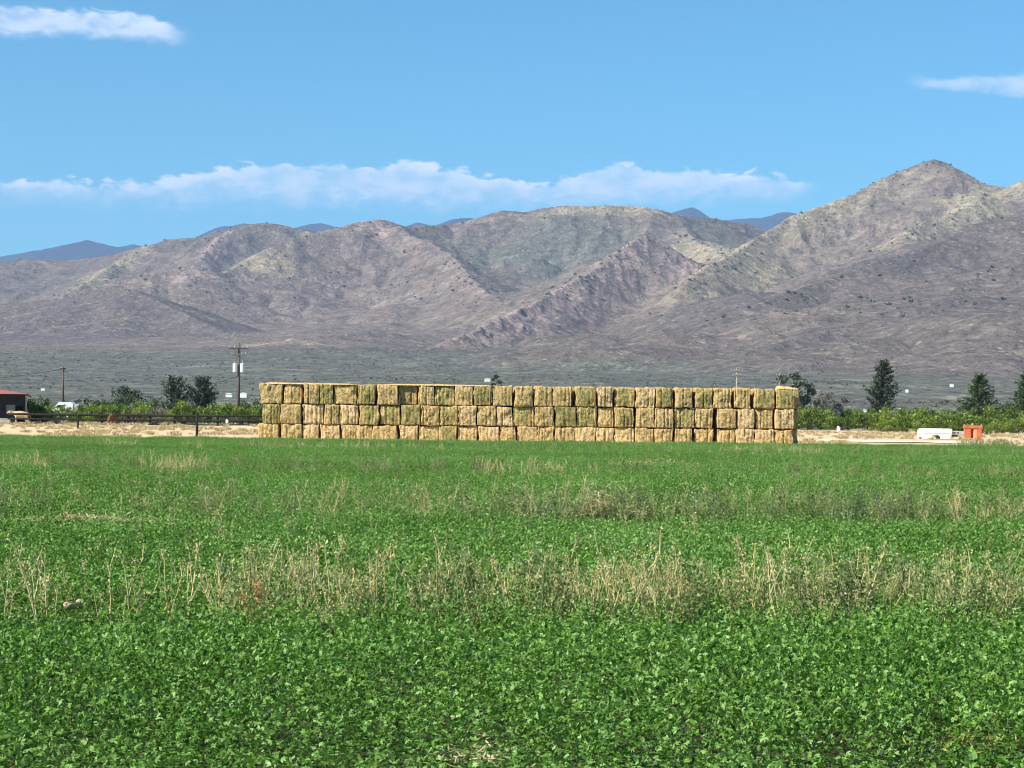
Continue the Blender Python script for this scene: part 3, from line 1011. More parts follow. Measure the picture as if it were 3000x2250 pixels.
# ------------------------------------------------------------------ weeds
def weed_mesh(seed, h, style):
    """dry annual weed: stem, side branches rising from it, seed clusters and small leaves"""
    rs = np.random.RandomState(seed)
    mb = MB()
    C, D, U, ln, wd, ti = [], [], [], [], [], []

    def foliage(p, n, spread, size, bias):
        for _ in range(n):
            C.append(np.array(p) + rs.normal(size=3) * spread)
            d = unit(rs.normal(size=3) * 0.8 + np.array([0, 0, 0.7]))
            D.append(d)
            U.append(unit(np.cross(d, rs.normal(size=3))))
            s = size * rs.uniform(0.6, 1.4)
            ln.append(s)
            wd.append(s * rs.uniform(0.3, 0.6))
            ti.append(np.clip(bias + rs.normal() * 0.2, 0, 1))

    def stem(p0, d0, length, r0, fork):
        pts, p, d = [np.array(p0)], np.array(p0, float), np.array(d0, float)
        k = max(4, int(length / 0.09))
        for i in range(k):
            d = unit(d + rs.normal(size=3) * 0.07 + np.array([0, 0, 0.06]))
            p = p + d * length / k
            pts.append(p.copy())
        mb.tube(pts, [r0 * (1 - 0.7 * i / k) for i in range(k + 1)], 4, False)
        for i in range(1, k + 1):
            f = i / k
            if fork and f > 0.3 and rs.rand() < {'forked': 0.75, 'plume': 0.5, 'bare': 0.22, 'leafy': 0.8}[style]:
                a = rs.uniform(0, 2 * math.pi)
                stem(pts[i], unit(np.array([math.cos(a) * 0.34, math.sin(a) * 0.34, 0.95])), length * rs.uniform(0.22, 0.5) * (1.15 - 0.6 * f), r0 * 0.7, False)
            if style == 'plume' and f > 0.45:
                foliage(pts[i], 6, 0.016, 0.022, 0.5)
            elif style == 'leafy' and f > 0.15:
                foliage(pts[i], 7, 0.03, 0.034, 0.5)
            elif style == 'forked' and f > 0.5:
                foliage(pts[i], 5, 0.016, 0.022, 0.6)
            elif style == 'bare' and (f > 0.75 or rs.rand() < 0.25):
                foliage(pts[i], 3, 0.016, 0.024, 0.55)
    n = {'forked': 2, 'plume': 1, 'bare': 1, 'leafy': 2}[style]
    for i in range(n):
        a = rs.uniform(0, 2 * math.pi)
        sp_ = 0.22 if n > 1 else 0.08
        stem((0, 0, 0), unit(np.array([math.cos(a) * sp_, math.sin(a) * sp_, 1.0])), h * rs.uniform(0.85, 1.0), 0.0084, True)
    V1 = np.array([tuple(v) for v in mb.v])
    F1 = np.array([f for f in mb.f])
    t1 = np.full(len(V1), 0.62)
    if C:
        V2, F2, t2 = leaf_cloud(np.array(C), np.array(D), np.array(U), np.array(ln), np.array(wd), 0.1, np.array(ti))
        V1, F1, t1 = np.r_[V1, V2], np.r_[F1, F2 + len(V1)], np.r_[t1, t2]
    return np_mesh('weed_stalk', V1, F1, False, {'tint': t1})


def crop_Y(px, py, h=CROP_H):
    """distance at which the top of the crop shows at this pixel"""
    q = ray(px, py)
    return q.y * (EYE - h) / -q.z


WEED_PROTO = {}
for k, (st, mt, hh) in enumerate([('bare', 'weed', 0.8), ('bare', 'weed', 0.8), ('plume', 'weed', 0.8), ('plume', 'weed', 0.8), ('forked', 'weed', 0.8),
                                  ('forked', 'weed', 0.8), ('leafy', 'weed_green', 0.7), ('leafy', 'weed_green', 0.7), ('leafy', 'weed_dark', 0.7),
                                  ('plume', 'weed_green', 0.75), ('leafy', 'weed', 0.6)]):
    WEED_PROTO[k] = mesh_obj('weed_form', weed_mesh(300 + k, hh, st), MAT[mt], link=False)

# tall stalks seen one by one in the nearest weedy strip: (x of the foot, y of the foot, x and y of the tip, form)
STALKS = [(8, 1758, 4, 1667, 'bare'), (122, 1735, 97, 1554, 'forked'), (156, 1748, 160, 1608, 'bare'), (328, 1750, 318, 1581, 'plume'), (394, 1735, 384, 1608, 'bare'),
          (484, 1738, 481, 1644, 'bare'), (511, 1728, 506, 1590, 'bare'), (548, 1742, 542, 1576, 'plume'), (645, 1728, 633, 1617, 'bare'), (655, 1732, 664, 1640, 'bare'),
          (762, 1760, 764, 1685, 'orange'), (738, 1752, 737, 1612, 'plume'), (827, 1745, 826, 1648, 'bare'), (895, 1735, 904, 1576, 'plume'), (962, 1750, 960, 1576, 'bare'),
          (990, 1755, 985, 1540, 'plume'), (1055, 1750, 1059, 1600, 'plume'), (1095, 1765, 1106, 1585, 'plume'), (1130, 1752, 1140, 1572, 'plume'), (1110, 1752, 1128, 1655, 'bare'),
          (1272, 1752, 1276, 1545, 'plume'), (1328, 1745, 1334, 1640, 'bare'), (1352, 1740, 1355, 1635, 'bare'), (1378, 1735, 1377, 1628, 'bare'), (1478, 1750, 1470, 1640, 'plume'),
          (1528, 1748, 1511, 1622, 'plume'), (1718, 1755, 1700, 1640, 'plume'), (1808, 1765, 1846, 1527, 'giant'), (1790, 1748, 1750, 1610, 'forked'), (1880, 1752, 1886, 1620, 'leafy'),
          (1935, 1760, 1940, 1600, 'plume'), (2012, 1760, 2014, 1640, 'plume'), (2076, 1700, 2082, 1630, 'bare'), (2118, 1748, 2132, 1585, 'plume'), (2268, 1750, 2244, 1558, 'plume'),
          (2246, 1758, 2221, 1585, 'plume'), (2303, 1772, 2295, 1595, 'forked'), (2345, 1752, 2325, 1612, 'plume'), (2434, 1768, 2420, 1617, 'plume'), (2470, 1755, 2452, 1600, 'leafy'),
          (2498, 1752, 2511, 1572, 'plume'), (2578, 1720, 2655, 1618, 'leaning'), (2634, 1755, 2651, 1648, 'bare'), (2736, 1760, 2722, 1595, 'plume'), (2766, 1745, 2760, 1600, 'plume'),
          (2890, 1765, 2904, 1653, 'bare'), (2850, 1740, 2842, 1620, 'plume'), (2960, 1748, 2952, 1650, 'plume')]
WGROUP = 'tall dry weeds along the nearest weedy strip'
WLAB = {'bare': 'thin bare straw coloured stalk standing above the crop in the nearest weedy strip',
        'plume': 'tall dry weed with feathery seed head in the nearest weedy strip',
        'forked': 'tall dry weed forking into several branches in the nearest weedy strip',
        'leafy': 'tall green weed with small dull leaves in the nearest weedy strip'}
VAR = {'bare': [0, 1], 'plume': [2, 3, 9], 'forked': [4, 5], 'leafy': [6, 7]}
for i, (fx, fy, tx_, ty_, form) in enumerate(STALKS):
    Yw = crop_Y(fx, fy) + rnd.uniform(-0.05, 0.05)
    foot = at(fx, fy, Yw)
    foot.z = 0.0
    tip = at(tx_, ty_, Yw)
    if form == 'giant':
        me, lab = weed_mesh(901, 0.8, 'forked'), 'tallest and widest forked straw weed, in the nearest weedy strip right of centre'
        me.materials.append(MAT['weed'])
    elif form == 'orange':
        me, lab = weed_mesh(902, 0.6, 'leafy'), 'short rusty orange weed in the nearest weedy strip'
        me.materials.append(MAT['weed_orange'])
    elif form == 'leaning':
        me, lab = weed_mesh(903, 0.8, 'bare'), 'green stalk leaning steeply to the right in the nearest weedy strip'
        me.materials.append(MAT['weed_green'])
    else:
        me, lab = WEED_PROTO[VAR[form][i % len(VAR[form])]].data, WLAB[form]
    o = mesh_obj('weed_stalk', me)
    o.location = foot
    zmax = max(v.co.z for v in me.vertices)
    s = tip.z / zmax
    o.scale = (max(0.75, s), max(0.75, s), s)
    lean = math.atan2(tip.x - foot.x, tip.z)
    o.rotation_mode = 'ZYX'
    o.rotation_euler = (0, 0, rnd.uniform(0, 6.28))
    o.matrix_world = Matrix.Translation(foot) @ Matrix.Rotation(lean, 4, 'Y') @ Matrix.Rotation(rnd.uniform(0, 6.28), 4, 'Z') @ Matrix.Diagonal((max(0.75, s), max(0.75, s), s, 1))
    tag(o, lab, 'weed', WGROUP)


def weed_fill():
    rs = np.random.RandomState(21)
    P, S, Id = [], [], []

    def strip(y0, y1, n, x0, x1, hmin, hmax, kinds):
        for _ in range(n):
            px = rs.uniform(x0, x1)
            py = rs.uniform(y0, y1) + (px - 1500) * 0.0105
            Yd = crop_Y(px, py)
            P.append((X_at(px, Yd), Yd, 0))
            s = rs.uniform(hmin, hmax) / 0.75
            S.append((max(0.7, s) * rs.uniform(0.8, 1.3), max(0.7, s) * rs.uniform(0.8, 1.3), s))
            Id.append(kinds[rs.randint(len(kinds))])
    tan_, mix, gr, dk = [0, 1, 2, 3, 10], [0, 2, 3, 4, 6, 7, 9, 10], [6, 7, 9], [8, 8, 6, 7, 2]
    # nearest strip: clumps of low weeds round the tall stalks
    for (a, b, n, kd) in [(-60, 180, 16, tan_), (180, 640, 14, [2, 3, 0, 9]), (620, 1130, 100, [0, 2, 3, 4, 6, 7, 9]), (1130, 1660, 80, [6, 9, 7, 3, 2]), (1660, 2010, 90, [0, 2, 3, 4, 6, 9]),
                          (1990, 2360, 70, [2, 3, 6, 9, 7]), (2360, 2660, 74, [6, 9, 7, 2, 3]), (2660, 3060, 80, [9, 7, 6, 2, 3])]:
        strip(1700, 1768, n, a, b, 0.30, 0.64, kd)
    # second strip
    for (a, b, n, kd) in [(-50, 450, 24, [9, 6, 3]), (450, 1300, 70, [9, 6, 7, 3, 2]), (1300, 1560, 26, gr), (1560, 1810, 70, [8, 6, 9, 2]), (1810, 2400, 90, [8, 6, 7, 9]), (2400, 2700, 75, [8, 6, 9]),
                          (2700, 2840, 20, gr), (2830, 3080, 48, [9, 2, 3, 9, 6, 4])]:
        strip(1480, 1505, n, a, b, 0.42, 0.70, kd)
    # third and fourth strips, and single weeds between
    for (a, b, n, kd) in [(-50, 140, 60, tan_), (140, 420, 40, gr), (420, 600, 70, tan_), (600, 1400, 70, gr), (1400, 1760, 60, mix), (1760, 3050, 90, gr)]:
        strip(1372, 1384, n, a, b, 0.45, 0.68, kd)
    for (a, b, n, kd) in [(-50, 300, 50, gr), (300, 400, 60, tan_), (540, 620, 30, tan_), (700, 1300, 200, mix), (1300, 2100, 130, gr), (2100, 2420, 140, mix), (2420, 3050, 110, gr)]:
        strip(1310, 1320, n, a, b, 0.42, 0.62, kd)
    for (a, b, n, kd) in [(2810, 2990, 90, [6, 7, 8, 9])]:
        strip(1286, 1290, n, a, b, 0.5, 0.75, kd)
    strip(1300, 1480, 420, -50, 3050, 0.36, 0.54, [6, 7, 9, 10, 3, 2])
    strip(1480, 1700, 90, -50, 3050, 0.36, 0.55, [6, 7, 9, 10, 3])
    n = len(P)
    rots = np.c_[rs.normal(size=n) * 0.1, rs.normal(size=n) * 0.1, rs.uniform(0, 6.28, n)]
    pr = proto_collection('weed_forms', [])
    for k in sorted(WEED_PROTO):
        WEED_PROTO[k].name = 'weed_form_%02d' % k
        pr.objects.link(WEED_PROTO[k])
    gn_scatter('low_weeds', P, rots, S, Id, pr, 'low tan and grey green weeds growing in strips across the alfalfa')


weed_fill()


def straw_pile(name, px, py, w, d, n, label, cat, mat='straw', h=0.10, z=CROP_H * 0.85, size=0.12):
    rs = np.random.RandomState(int(px))
    Yc = crop_Y(px, py)
    c = Vector((X_at(px, Yc), Yc, z))
    q = rs.normal(size=(n, 2)) * np.array([w / 4, d / 4])
    C = np.c_[q, np.abs(rs.normal(size=n)) * h * np.exp(-(q[:, 0] / w * 2.2) ** 2)]
    D = unit(np.c_[rs.normal(size=n), rs.normal(size=n) * 0.7, rs.normal(size=n) * 0.25])
    U = unit(np.cross(D, np.array([0, 0, 1.0]) + rs.normal(size=(n, 3)) * 0.3))
    V, F, T = leaf_cloud(C, D, U, rs.uniform(0.5, 1.3, n) * size, rs.uniform(0.008, 0.02, n) * size / 0.1, 0.1, rs.uniform(0, 1, n))
    o = mesh_obj(name, np_mesh(name, V, F, False, {'tint': T}), MAT[mat])
    o.location = c
    return tag(o, label, kind='stuff')


straw_pile('straw_pile', 1765, 1496, 1.0, 0.5, 700, 'pale pile of loose straw dropped on the crop by the second weedy strip', 'straw', h=0.14)
straw_pile('straw_litter', 265, 1514, 1.9, 0.5, 500, 'thin flat streak of straw on the crop at the left', 'straw', h=0.05)
straw_pile('straw_litter', 1845, 1357, 2.2, 0.6, 420, 'narrow straw streak far out in the crop, left one of two', 'straw', h=0.05, size=0.16)
straw_pile('straw_litter', 1935, 1356, 2.2, 0.8, 420, 'ragged straw streak far out in the crop, right one of two', 'straw', h=0.08, size=0.16)
straw_pile('dead_patch', 1388, 2138, 0.40, 0.32, 230, 'patch of dead tan stems in the near crop, left of centre bottom', 'dead plants', z=CROP_H * 0.62, size=0.05, h=0.05)
straw_pile('dead_patch', 2910, 2112, 0.55, 0.4, 200, 'patch of yellowed stems in the near crop at the lower right', 'dead plants', 'yellow_leaf', z=CROP_H * 0.68, size=0.05, h=0.05)


def lump(name, loc, size, mat, seed, label, cat, sq=(1, 0.8, 0.7)):
    bm = bmesh.new()
    bmesh.ops.create_icosphere(bm, subdivisions=3, radius=1.0)
    P = np.array([tuple(v.co) for v in bm.verts])
    nz = vnoise3(P * 1.6 + seed) - 0.5 + 0.5 * (vnoise3(P * 4 + seed) - 0.5)
    for v, k in zip(bm.verts, nz):
        v.co *= (1 + 0.55 * k) * size
        v.co = Vector((v.co.x * sq[0], v.co.y * sq[1], v.co.z * sq[2]))
    me = bpy.data.meshes.new(name)
    bm.to_mesh(me)
    bm.free()
    o = mesh_obj(name, me, MAT[mat])
    o.location = loc
    return tag(o, label, cat)


Yc = crop_Y(222, 1755)
lump('stone', (X_at(210, Yc), Yc, 0.32), 0.030, 'clod', 3.0, 'larger pinkish stone at the foot of the nearest weedy strip at left', 'stone', (1.3, 0.9, 0.75))
lump('stone', (X_at(236, Yc), Yc + 0.05, 0.335), 0.022, 'clod', 8.0, 'smaller pinkish stone right beside the larger one at left', 'stone', (1.1, 0.9, 1.0))


# ------------------------------------------------------------------ hay stack
STACK_Y = 117.0
BH, BD = 1.2, 2.44
TOP = [(760, 826), (831, 884), (889, 933), (935, 975), (977, 1044), (1047, 1099), (1104, 1163), (1168, 1219), (1225, 1272), (1273, 1331), (1333, 1386), (1388, 1437),
       (1443, 1500), (1507, 1557), (1563, 1616), (1618, 1674), (1683, 1744), (1750, 1795), (1798, 1858), (1861, 1917), (1922, 1972), (1977, 2028), (2035, 2087),
       (2089, 2143), (2149, 2197), (2210, 2270), (2273, 2329)]
MID = [(769, 821), (823, 882), (885, 948), (950, 993), (994, 1050), (1053, 1110), (1112, 1170), (1175, 1231), (1233, 1286), (1287, 1341), (1343, 1395), (1396, 1452),
       (1456, 1501), (1503, 1565), (1567, 1621), (1626, 1687), (1690, 1746), (1752, 1798), (1801, 1858), (1862, 1917), (1920, 1975), (1976, 2035), (2038, 2090),
       (2099, 2155), (2157, 2211), (2215, 2267), (2271, 2327)]
BOT = [(757, 818), (823, 884), (887, 935), (939, 995), (1000, 1042), (1043, 1091), (1093, 1165), (1170, 1223), (1228, 1286), (1287, 1340), (1343, 1399), (1404, 1464),
       (1467, 1512), (1513, 1575), (1578, 1625), (1626, 1684), (1686, 1746), (1748, 1799), (1801, 1858), (1861, 1914), (1915, 1973), (1978, 2029), (2035, 2090),
       (2099, 2152), (2154, 2210), (2211, 2268), (2269, 2324)]
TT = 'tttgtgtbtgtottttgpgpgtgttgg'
TM = 'gtptpggotgptpgtoggtgttgtpttp'
TM = 'gtptpggotgptpgtogtgttgttptp'
TB = 'ttpptttptgppttttppptttttppt'
LOOK = {'t': ['golden tan', 'straw coloured'], 'g': ['green streaked', 'greenish'], 'p': ['pale pinkish'], 'b': ['recessed brown'], 'o': ['dark olive']}
ORD = ['', 'first', 'second', 'third', 'fourth', 'fifth', 'sixth', 'seventh', 'eighth', 'ninth', 'tenth', 'eleventh', 'twelfth', 'thirteenth']


def bale_mesh(w, d, h, seed, rough=1.0, n=26):
    rs = np.random.RandomState(seed)
    lin = np.linspace(-1, 1, n + 1)
    a, b = np.meshgrid(lin, lin, indexing='ij')
    Vs, Fs, off = [], [], 0
    I = np.arange((n + 1) ** 2).reshape(n + 1, n + 1)
    Q = np.stack([I[:-1, :-1], I[1:, :-1], I[1:, 1:], I[:-1, 1:]], -1).reshape(-1, 4)
    for ax in range(3):
        for sg in (-1, 1):
            P = np.zeros((n + 1, n + 1, 3))
            P[..., ax] = sg
            P[..., (ax + 1) % 3] = a
            P[..., (ax + 2) % 3] = b
            Vs.append(P.reshape(-1, 3))
            Fs.append((Q if sg > 0 else Q[:, ::-1]) + off)
            off += (n + 1) ** 2
    P = np.concatenate(Vs)
    F = np.concatenate(Fs)
    half = np.array([w, d, h]) / 2
    X = P * half
    r = rs.uniform(0.03, 0.08)
    core = np.clip(X, -(half - r), half - r)
    dv = X - core
    nrm = unit(np.where(np.linalg.norm(dv, axis=1, keepdims=True) > 1e-6, dv, P))
    X = core + nrm * np.minimum(np.linalg.norm(dv, axis=1, keepdims=True), r)
    o = rs.uniform(0, 60, 3)
    lum = vnoise3(X * 2.3 + o) - 0.5
    lum2 = vnoise3(X * np.array([6.0, 5.0, 4.0]) + o * 1.7) - 0.5
    lum3 = vnoise3(X * 13.0 + o * 2.3) - 0.5
    disp = (lum * 0.10 + lum2 * 0.08 + lum3 * 0.035 - 0.01) * rough
    # bulge of the face between strings, pulled-in flake joints
    disp += 0.06 * (1 - P[:, 0] ** 2) * (1 - P[:, 2] ** 2) * (np.abs(P[:, 1]) > 0.99)
    for k in range(5):                                  # pulled in where the twine runs over the face
        gx, gw = (-0.40 + 0.2 * k) * w + rs.uniform(-0.03, 0.03), rs.uniform(0.018, 0.035)
        gd = rs.uniform(0.015, 0.035) if rs.rand() < 0.7 else rs.uniform(0.05, 0.10)
        wob = 0.05 * (vnoise3(np.c_[X[:, 2] * 3, X[:, 2] * 0, X[:, 2] * 0 + seed * 0.37]) - 0.5)
        disp -= gd * np.exp(-((X[:, 0] - gx - wob) / gw) ** 2) * (np.abs(nrm[:, 1]) > 0.5)
    X = X + nrm * disp[:, None]
    sh = rs.uniform(-0.03, 0.03)
    X[:, 0] += X[:, 2] * sh
    X[:, 0] += 0.06 * (vnoise3(np.c_[X[:, 2] * 1.5, X[:, 1] * 0.6, np.full(len(X), seed * 0.71)]) - 0.5)
    X[:, 2] += h / 2
    me = np_mesh('hay_bale', X, F, True)
    bm = bmesh.new()
    bm.from_mesh(me)
    bmesh.ops.remove_doubles(bm, verts=bm.verts, dist=0.0005)
    bm.to_mesh(me)
    bm.free()
    me.polygons.foreach_set('use_smooth', np.ones(len(me.polygons), dtype=bool))
    return me


def hay_bale(cx, cy, z, w, h, seed, tint, label, yaw=0.0, tilt=0.0):
    o = mesh_obj('hay_bale', bale_mesh(w, BD, h, seed), MAT['hay'])
    o.location = (cx, cy, z)
    o.rotation_euler = (0, tilt, yaw)
    rs = random.Random(seed)
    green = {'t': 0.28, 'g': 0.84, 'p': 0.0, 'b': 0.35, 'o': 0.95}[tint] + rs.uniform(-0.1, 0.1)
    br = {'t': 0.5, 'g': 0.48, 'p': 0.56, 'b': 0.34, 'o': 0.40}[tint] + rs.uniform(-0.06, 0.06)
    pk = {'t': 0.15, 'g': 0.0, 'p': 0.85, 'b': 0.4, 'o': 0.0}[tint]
    o.color = (max(0, green), br, pk, 1)
    return tag(o, label, 'hay bale', 'bales of the long hay stack')


for rown, rowl, row, tints, lev in (('top', 'top', TOP, TT, 2), ('middle', 'middle', MID, TM, 1), ('bottom', 'bottom', BOT, TB, 0)):
    for i, ((a, b), tn) in enumerate(zip(row, tints)):
        x0, x1 = X_at(a, STACK_Y), X_at(b, STACK_Y)
        w = x1 - x0
        look = LOOK[tn][i % len(LOOK[tn])]
        if i == 0 or i == 26:
            where = 'at the %s end of the %s row' % ('left' if i == 0 else 'right', rowl)
        elif i == 13:
            where = 'exactly in the middle of the %s row' % rowl
        elif i < 13:
            where = '%s from the left end of the %s row' % (ORD[i + 1], rowl)
        else:
            where = '%s from the right end of the %s row' % (ORD[27 - i], rowl)
        gap = ''
        nxt = row[i + 1][0] if i < 26 else None
        if nxt and nxt - b > 8:
            gap = ', gap on its right'
        rs = random.Random(1000 + lev * 50 + i)
        h = BH * (rs.uniform(0.985, 1.0) if lev == 2 else rs.uniform(0.965, 1.0))
        dy = BD / 2 + rs.uniform(-0.09, 0.10) + (0.22 if tn == 'b' else 0.0)
        hay_bale((x0 + x1) / 2, STACK_Y + dy, lev * BH, w - 0.005, h, 1000 + lev * 50 + i, tn, '%s bale, %s%s' % (look, where, gap),
                 rs.uniform(-0.02, 0.02), rs.uniform(-0.006, 0.006))

# the next row back shows at the right end, in the shade of the front row
for lev, (pb, nm) in enumerate([(2336, 'bottom'), (2338, 'middle'), (2340, 'top')]):
    x1 = X_at(pb, STACK_Y + 2.6)
    hay_bale(x1 - 0.62, STACK_Y + 2.62 + BD / 2, lev * BH, 1.24, BH * 0.985, 1400 + lev, 't',
             'shaded hay bale of the row behind, showing past the right end at %s level' % nm)
# a few bales of the back row close the widest gaps
for k, (px, lev) in enumerate([(1503, 2), (1679, 2), (1502, 1), (1402, 0), (2205, 2), (2095, 1), (1222, 2), (2095, 0), (886, 2)]):
    nm = ['bottom', 'middle', 'top'][lev]
    which = {1503: 'near the middle of', 1679: 'right of the middle of', 1502: 'near the middle of', 1402: 'left of the middle of', 2205: 'near the right end of',
             2095: 'towards the right end of', 1222: 'left of the middle of', 886: 'near the left end of'}[px]
    hay_bale(X_at(px, STACK_Y + 2.6), STACK_Y + 2.62 + BD / 2, lev * BH, 1.24, BH * 0.97, 1450 + k, 't',
             'dark hay bale glimpsed through a gap %s the %s row' % (which, nm))


def sunlit_hay_slab(px0, px1, py0, py1, seed, label):
    """pale slab on the stack top; sunlit bale tops painted into its colour"""
    rs = np.random.RandomState(seed)
    x0, x1 = X_at(px0, STACK_Y + 0.6), X_at(px1, STACK_Y + 0.6)
    n, m = 26, 12
    u, v = np.meshgrid(np.linspace(0, 1, n), np.linspace(0, 1, m), indexing='ij')
    hh = py1 * (np.clip(u * 9, 0, 1) ** 0.6) * (1 - py0 * u) * np.clip((1 - u) * 12, 0, 1)
    hh = hh * np.clip(np.minimum(v, 1 - v) * 6, 0, 1) ** 0.5 * (0.8 + 0.5 * fbm(u * 6 + seed, v * 4, 3))
    top = np.stack([x0 + u * (x1 - x0), 0.0 + v * 1.5, hh], -1).reshape(-1, 3)
    bot = top.copy()
    bot[:, 2] = -0.03
    I = np.arange(n * m).reshape(n, m)
    F = np.stack([I[:-1, :-1], I[1:, :-1], I[1:, 1:], I[:-1, 1:]], -1).reshape(-1, 4)
    Fb = F[:, ::-1] + n * m
    o = mesh_obj('sunlit_hay_slab', np_mesh('sunlit_hay_slab', np.r_[top, bot], np.r_[F, Fb], True), MAT['hay'])
    o.location = (0, STACK_Y + 0.02, 3 * BH - 0.03)
    o.color = (0.02, 0.72, 0.1, 1)  # brighter than the bales: sunlight on the tops put into the colour
    return tag(o, label, 'loose hay')


sunlit_hay_slab(2274, 2338, 0.75, 0.24, 3, 'pale wedge of loose hay on top of the right end of the stack')
sunlit_hay_slab(762, 1045, 0.3, 0.10, 5, 'thin pale slab standing in for the sunlit stack top at its left end')
sunlit_hay_slab(1120, 1450, 0.2, 0.09, 9, 'thin pale slab standing in for the sunlit stack top left of centre')


# ------------------------------------------------------------------ trees, bushes
def crown_quads(rs, C, size, up=0.3, aspect=0.6, shade=None):
    n = len(C)
    D, U = rand_frames(rs, n, up)
    ln = rs.uniform(0.6, 1.4, n) * size
    return leaf_cloud(C, D, U, ln, ln * aspect * rs.uniform(0.7, 1.2, n), 0.12, rs.uniform(0, 1, n) if shade is None else shade)


def conifer(name, px, Y, h, wid, seed, mat, label, lift=0.35, dens=1.0, low=0.08, ragged=0.3, lean=0.0, tipw=0.15, group=None):
    rs = np.random.RandomState(seed)
    x = X_at(px, Y)
    root = empty(name, (x, Y, ground_at(x, Y) - 0.05))
    tr = MB()
    bend = rs.normal(size=2) * 0.15
    tp = [(bend[0] * t * t + lean * t, bend[1] * t * t, h * t) for t in np.linspace(0, 0.97, 9)]
    tr.tube(tp, [0.028 * h * (1 - 0.92 * t) + 0.015 for t in np.linspace(0, 1, 9)], 8)
    C, Dl, sh = [], [], []
    nl = int(h * 9 * dens)
    for i in range(nl):
        t = low + (0.98 - low) * (i / nl) ** 0.9
        a = i * 2.39996 + rs.uniform(-0.4, 0.4)
        prof = (1 - t) ** 0.75 * (1 - tipw) + tipw * (1 - t * 0.7)
        prof *= min(1, (t - low) * 6 + 0.55)
        ln = wid / 2 * prof * rs.uniform(1 - ragged, 1 + ragged * 0.45)
        p0 = np.array([np.interp(t * h, [q[2] for q in tp], [q[0] for q in tp]), np.interp(t * h, [q[2] for q in tp], [q[1] for q in tp]), t * h])
        d = np.array([math.cos(a), math.sin(a), lift * rs.uniform(0.5, 1.4)])
        pts = [p0 + d * ln * s + np.array([0, 0, 0.35 * lift * ln * s * s]) for s in np.linspace(0, 1, 4)]
        tr.tube(pts, [0.02 + 0.012 * ln, 0.018 + 0.006 * ln, 0.015, 0.008], 4, False)
        k = int((14 + ln * 34) * dens)
        tl = rs.uniform(0.2, 0.8)
        for _ in range(k):
            s = rs.uniform(0.22, 1.06)
            c = p0 + d * ln * s + np.array([0, 0, 0.35 * lift * ln * s * s])
            c = c + rs.normal(size=3) * np.array([0.17, 0.17, 0.10]) * (0.55 + 0.25 * ln)
            C.append(c)
            Dl.append(unit(d + rs.normal(size=3) * 0.5))
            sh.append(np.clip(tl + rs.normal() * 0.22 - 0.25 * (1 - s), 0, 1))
    C, Dl = np.array(C), np.array(Dl)
    U = unit(np.cross(Dl, rs.normal(size=Dl.shape)))
    ln = rs.uniform(0.24, 0.55, len(C))
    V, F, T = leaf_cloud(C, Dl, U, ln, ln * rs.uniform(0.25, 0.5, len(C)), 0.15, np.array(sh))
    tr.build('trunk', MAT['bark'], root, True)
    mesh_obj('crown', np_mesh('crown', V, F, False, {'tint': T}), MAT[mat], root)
    return tag(root, label, 'tree', group)


def round_tree(name, px, Y, h, wid, seed, mat, label, base=0.25, nb=16, n=3600, cat='tree', leaf=0.34, group=None):
    rs = np.random.RandomState(seed)
    x = X_at(px, Y)
    root = empty(name, (x, Y, ground_at(x, Y) - 0.05))
    tr = MB()
    C, sh = [], []
    blobs = []
    for i in range(nb):
        a, t = rs.uniform(0, 6.283), base + (1 - base) * ((i + 0.5) / nb)
        rad = wid / 2 * math.sqrt(max(0.05, 1 - (2 * (t - base) / (1 - base) * 0.8 - 0.75) ** 2)) * rs.uniform(0.25, 0.85)
        b = np.array([rad * math.cos(a), rad * math.sin(a), h * t * 0.93])
        blobs.append((b, wid * rs.uniform(0.10, 0.19)))
        st = np.array([0, 0, h * base * rs.uniform(0.3, 0.9)])
        mid_ = st * 0.5 + b * 0.5 + np.array([0, 0, -0.1 * h * rs.rand()])
        tr.tube([st, mid_, b], [0.02 * h * 0.8, 0.010 * h, 0.01], 5, False)
    tr.tube([(0, 0, 0), (0.05, 0, h * base * 0.6), (0, 0.04, h * base * 1.1)], [0.03 * h, 0.024 * h, 0.016 * h], 7)
    for b, r in blobs:
        k = n // nb
        q = unit(rs.normal(size=(k, 3))) * (rs.rand(k, 1) ** 0.45) * r * np.array([1.15, 1.15, 0.85])
        C.append(b + q)
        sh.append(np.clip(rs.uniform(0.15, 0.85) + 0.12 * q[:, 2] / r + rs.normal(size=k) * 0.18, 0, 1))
    C, sh = np.concatenate(C), np.concatenate(sh)
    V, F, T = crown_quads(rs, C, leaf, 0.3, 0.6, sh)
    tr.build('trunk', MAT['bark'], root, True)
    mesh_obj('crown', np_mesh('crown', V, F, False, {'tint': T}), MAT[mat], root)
    return tag(root, label, cat, group)


TREES = 'trees standing behind the hay stack and fence'
conifer('juniper_tree', 516, 262, 6.0, 5.0, 41, 'juniper', 'dark grey green tree with upswept limbs, left one of the pair behind the rail fence', 0.75, 1.05, 0.2, 0.5, -0.3, 0.75, TREES)
conifer('juniper_tree', 588, 262, 6.0, 5.2, 42, 'juniper', 'dark grey green tree with upswept limbs, right one of the pair behind the rail fence', 0.75, 1.05, 0.2, 0.5, 0.3, 0.75, TREES)
conifer('cypress_tree', 2582, 300, 10.5, 6.2, 43, 'conifer', 'tall dark conifer with upswept ragged limbs standing right of the hay stack', 0.55, 1.0, 0.16, 0.4, 0.3, 0.42, TREES)
conifer('pine_tree', 2868, 300, 8.7, 8.2, 44, 'pine', 'bushy mid green conifer with wide base behind the white truck bed and orange implement', 0.3, 0.95, 0.1, 0.35, 0.2, 0.16, TREES)
conifer('pine_tree', 3012, 300, 9.3, 6.8, 45, 'pine', 'mid green conifer cut off by the right edge of the photo', 0.35, 0.95, 0.1, 0.35, -0.2, 0.2, TREES)
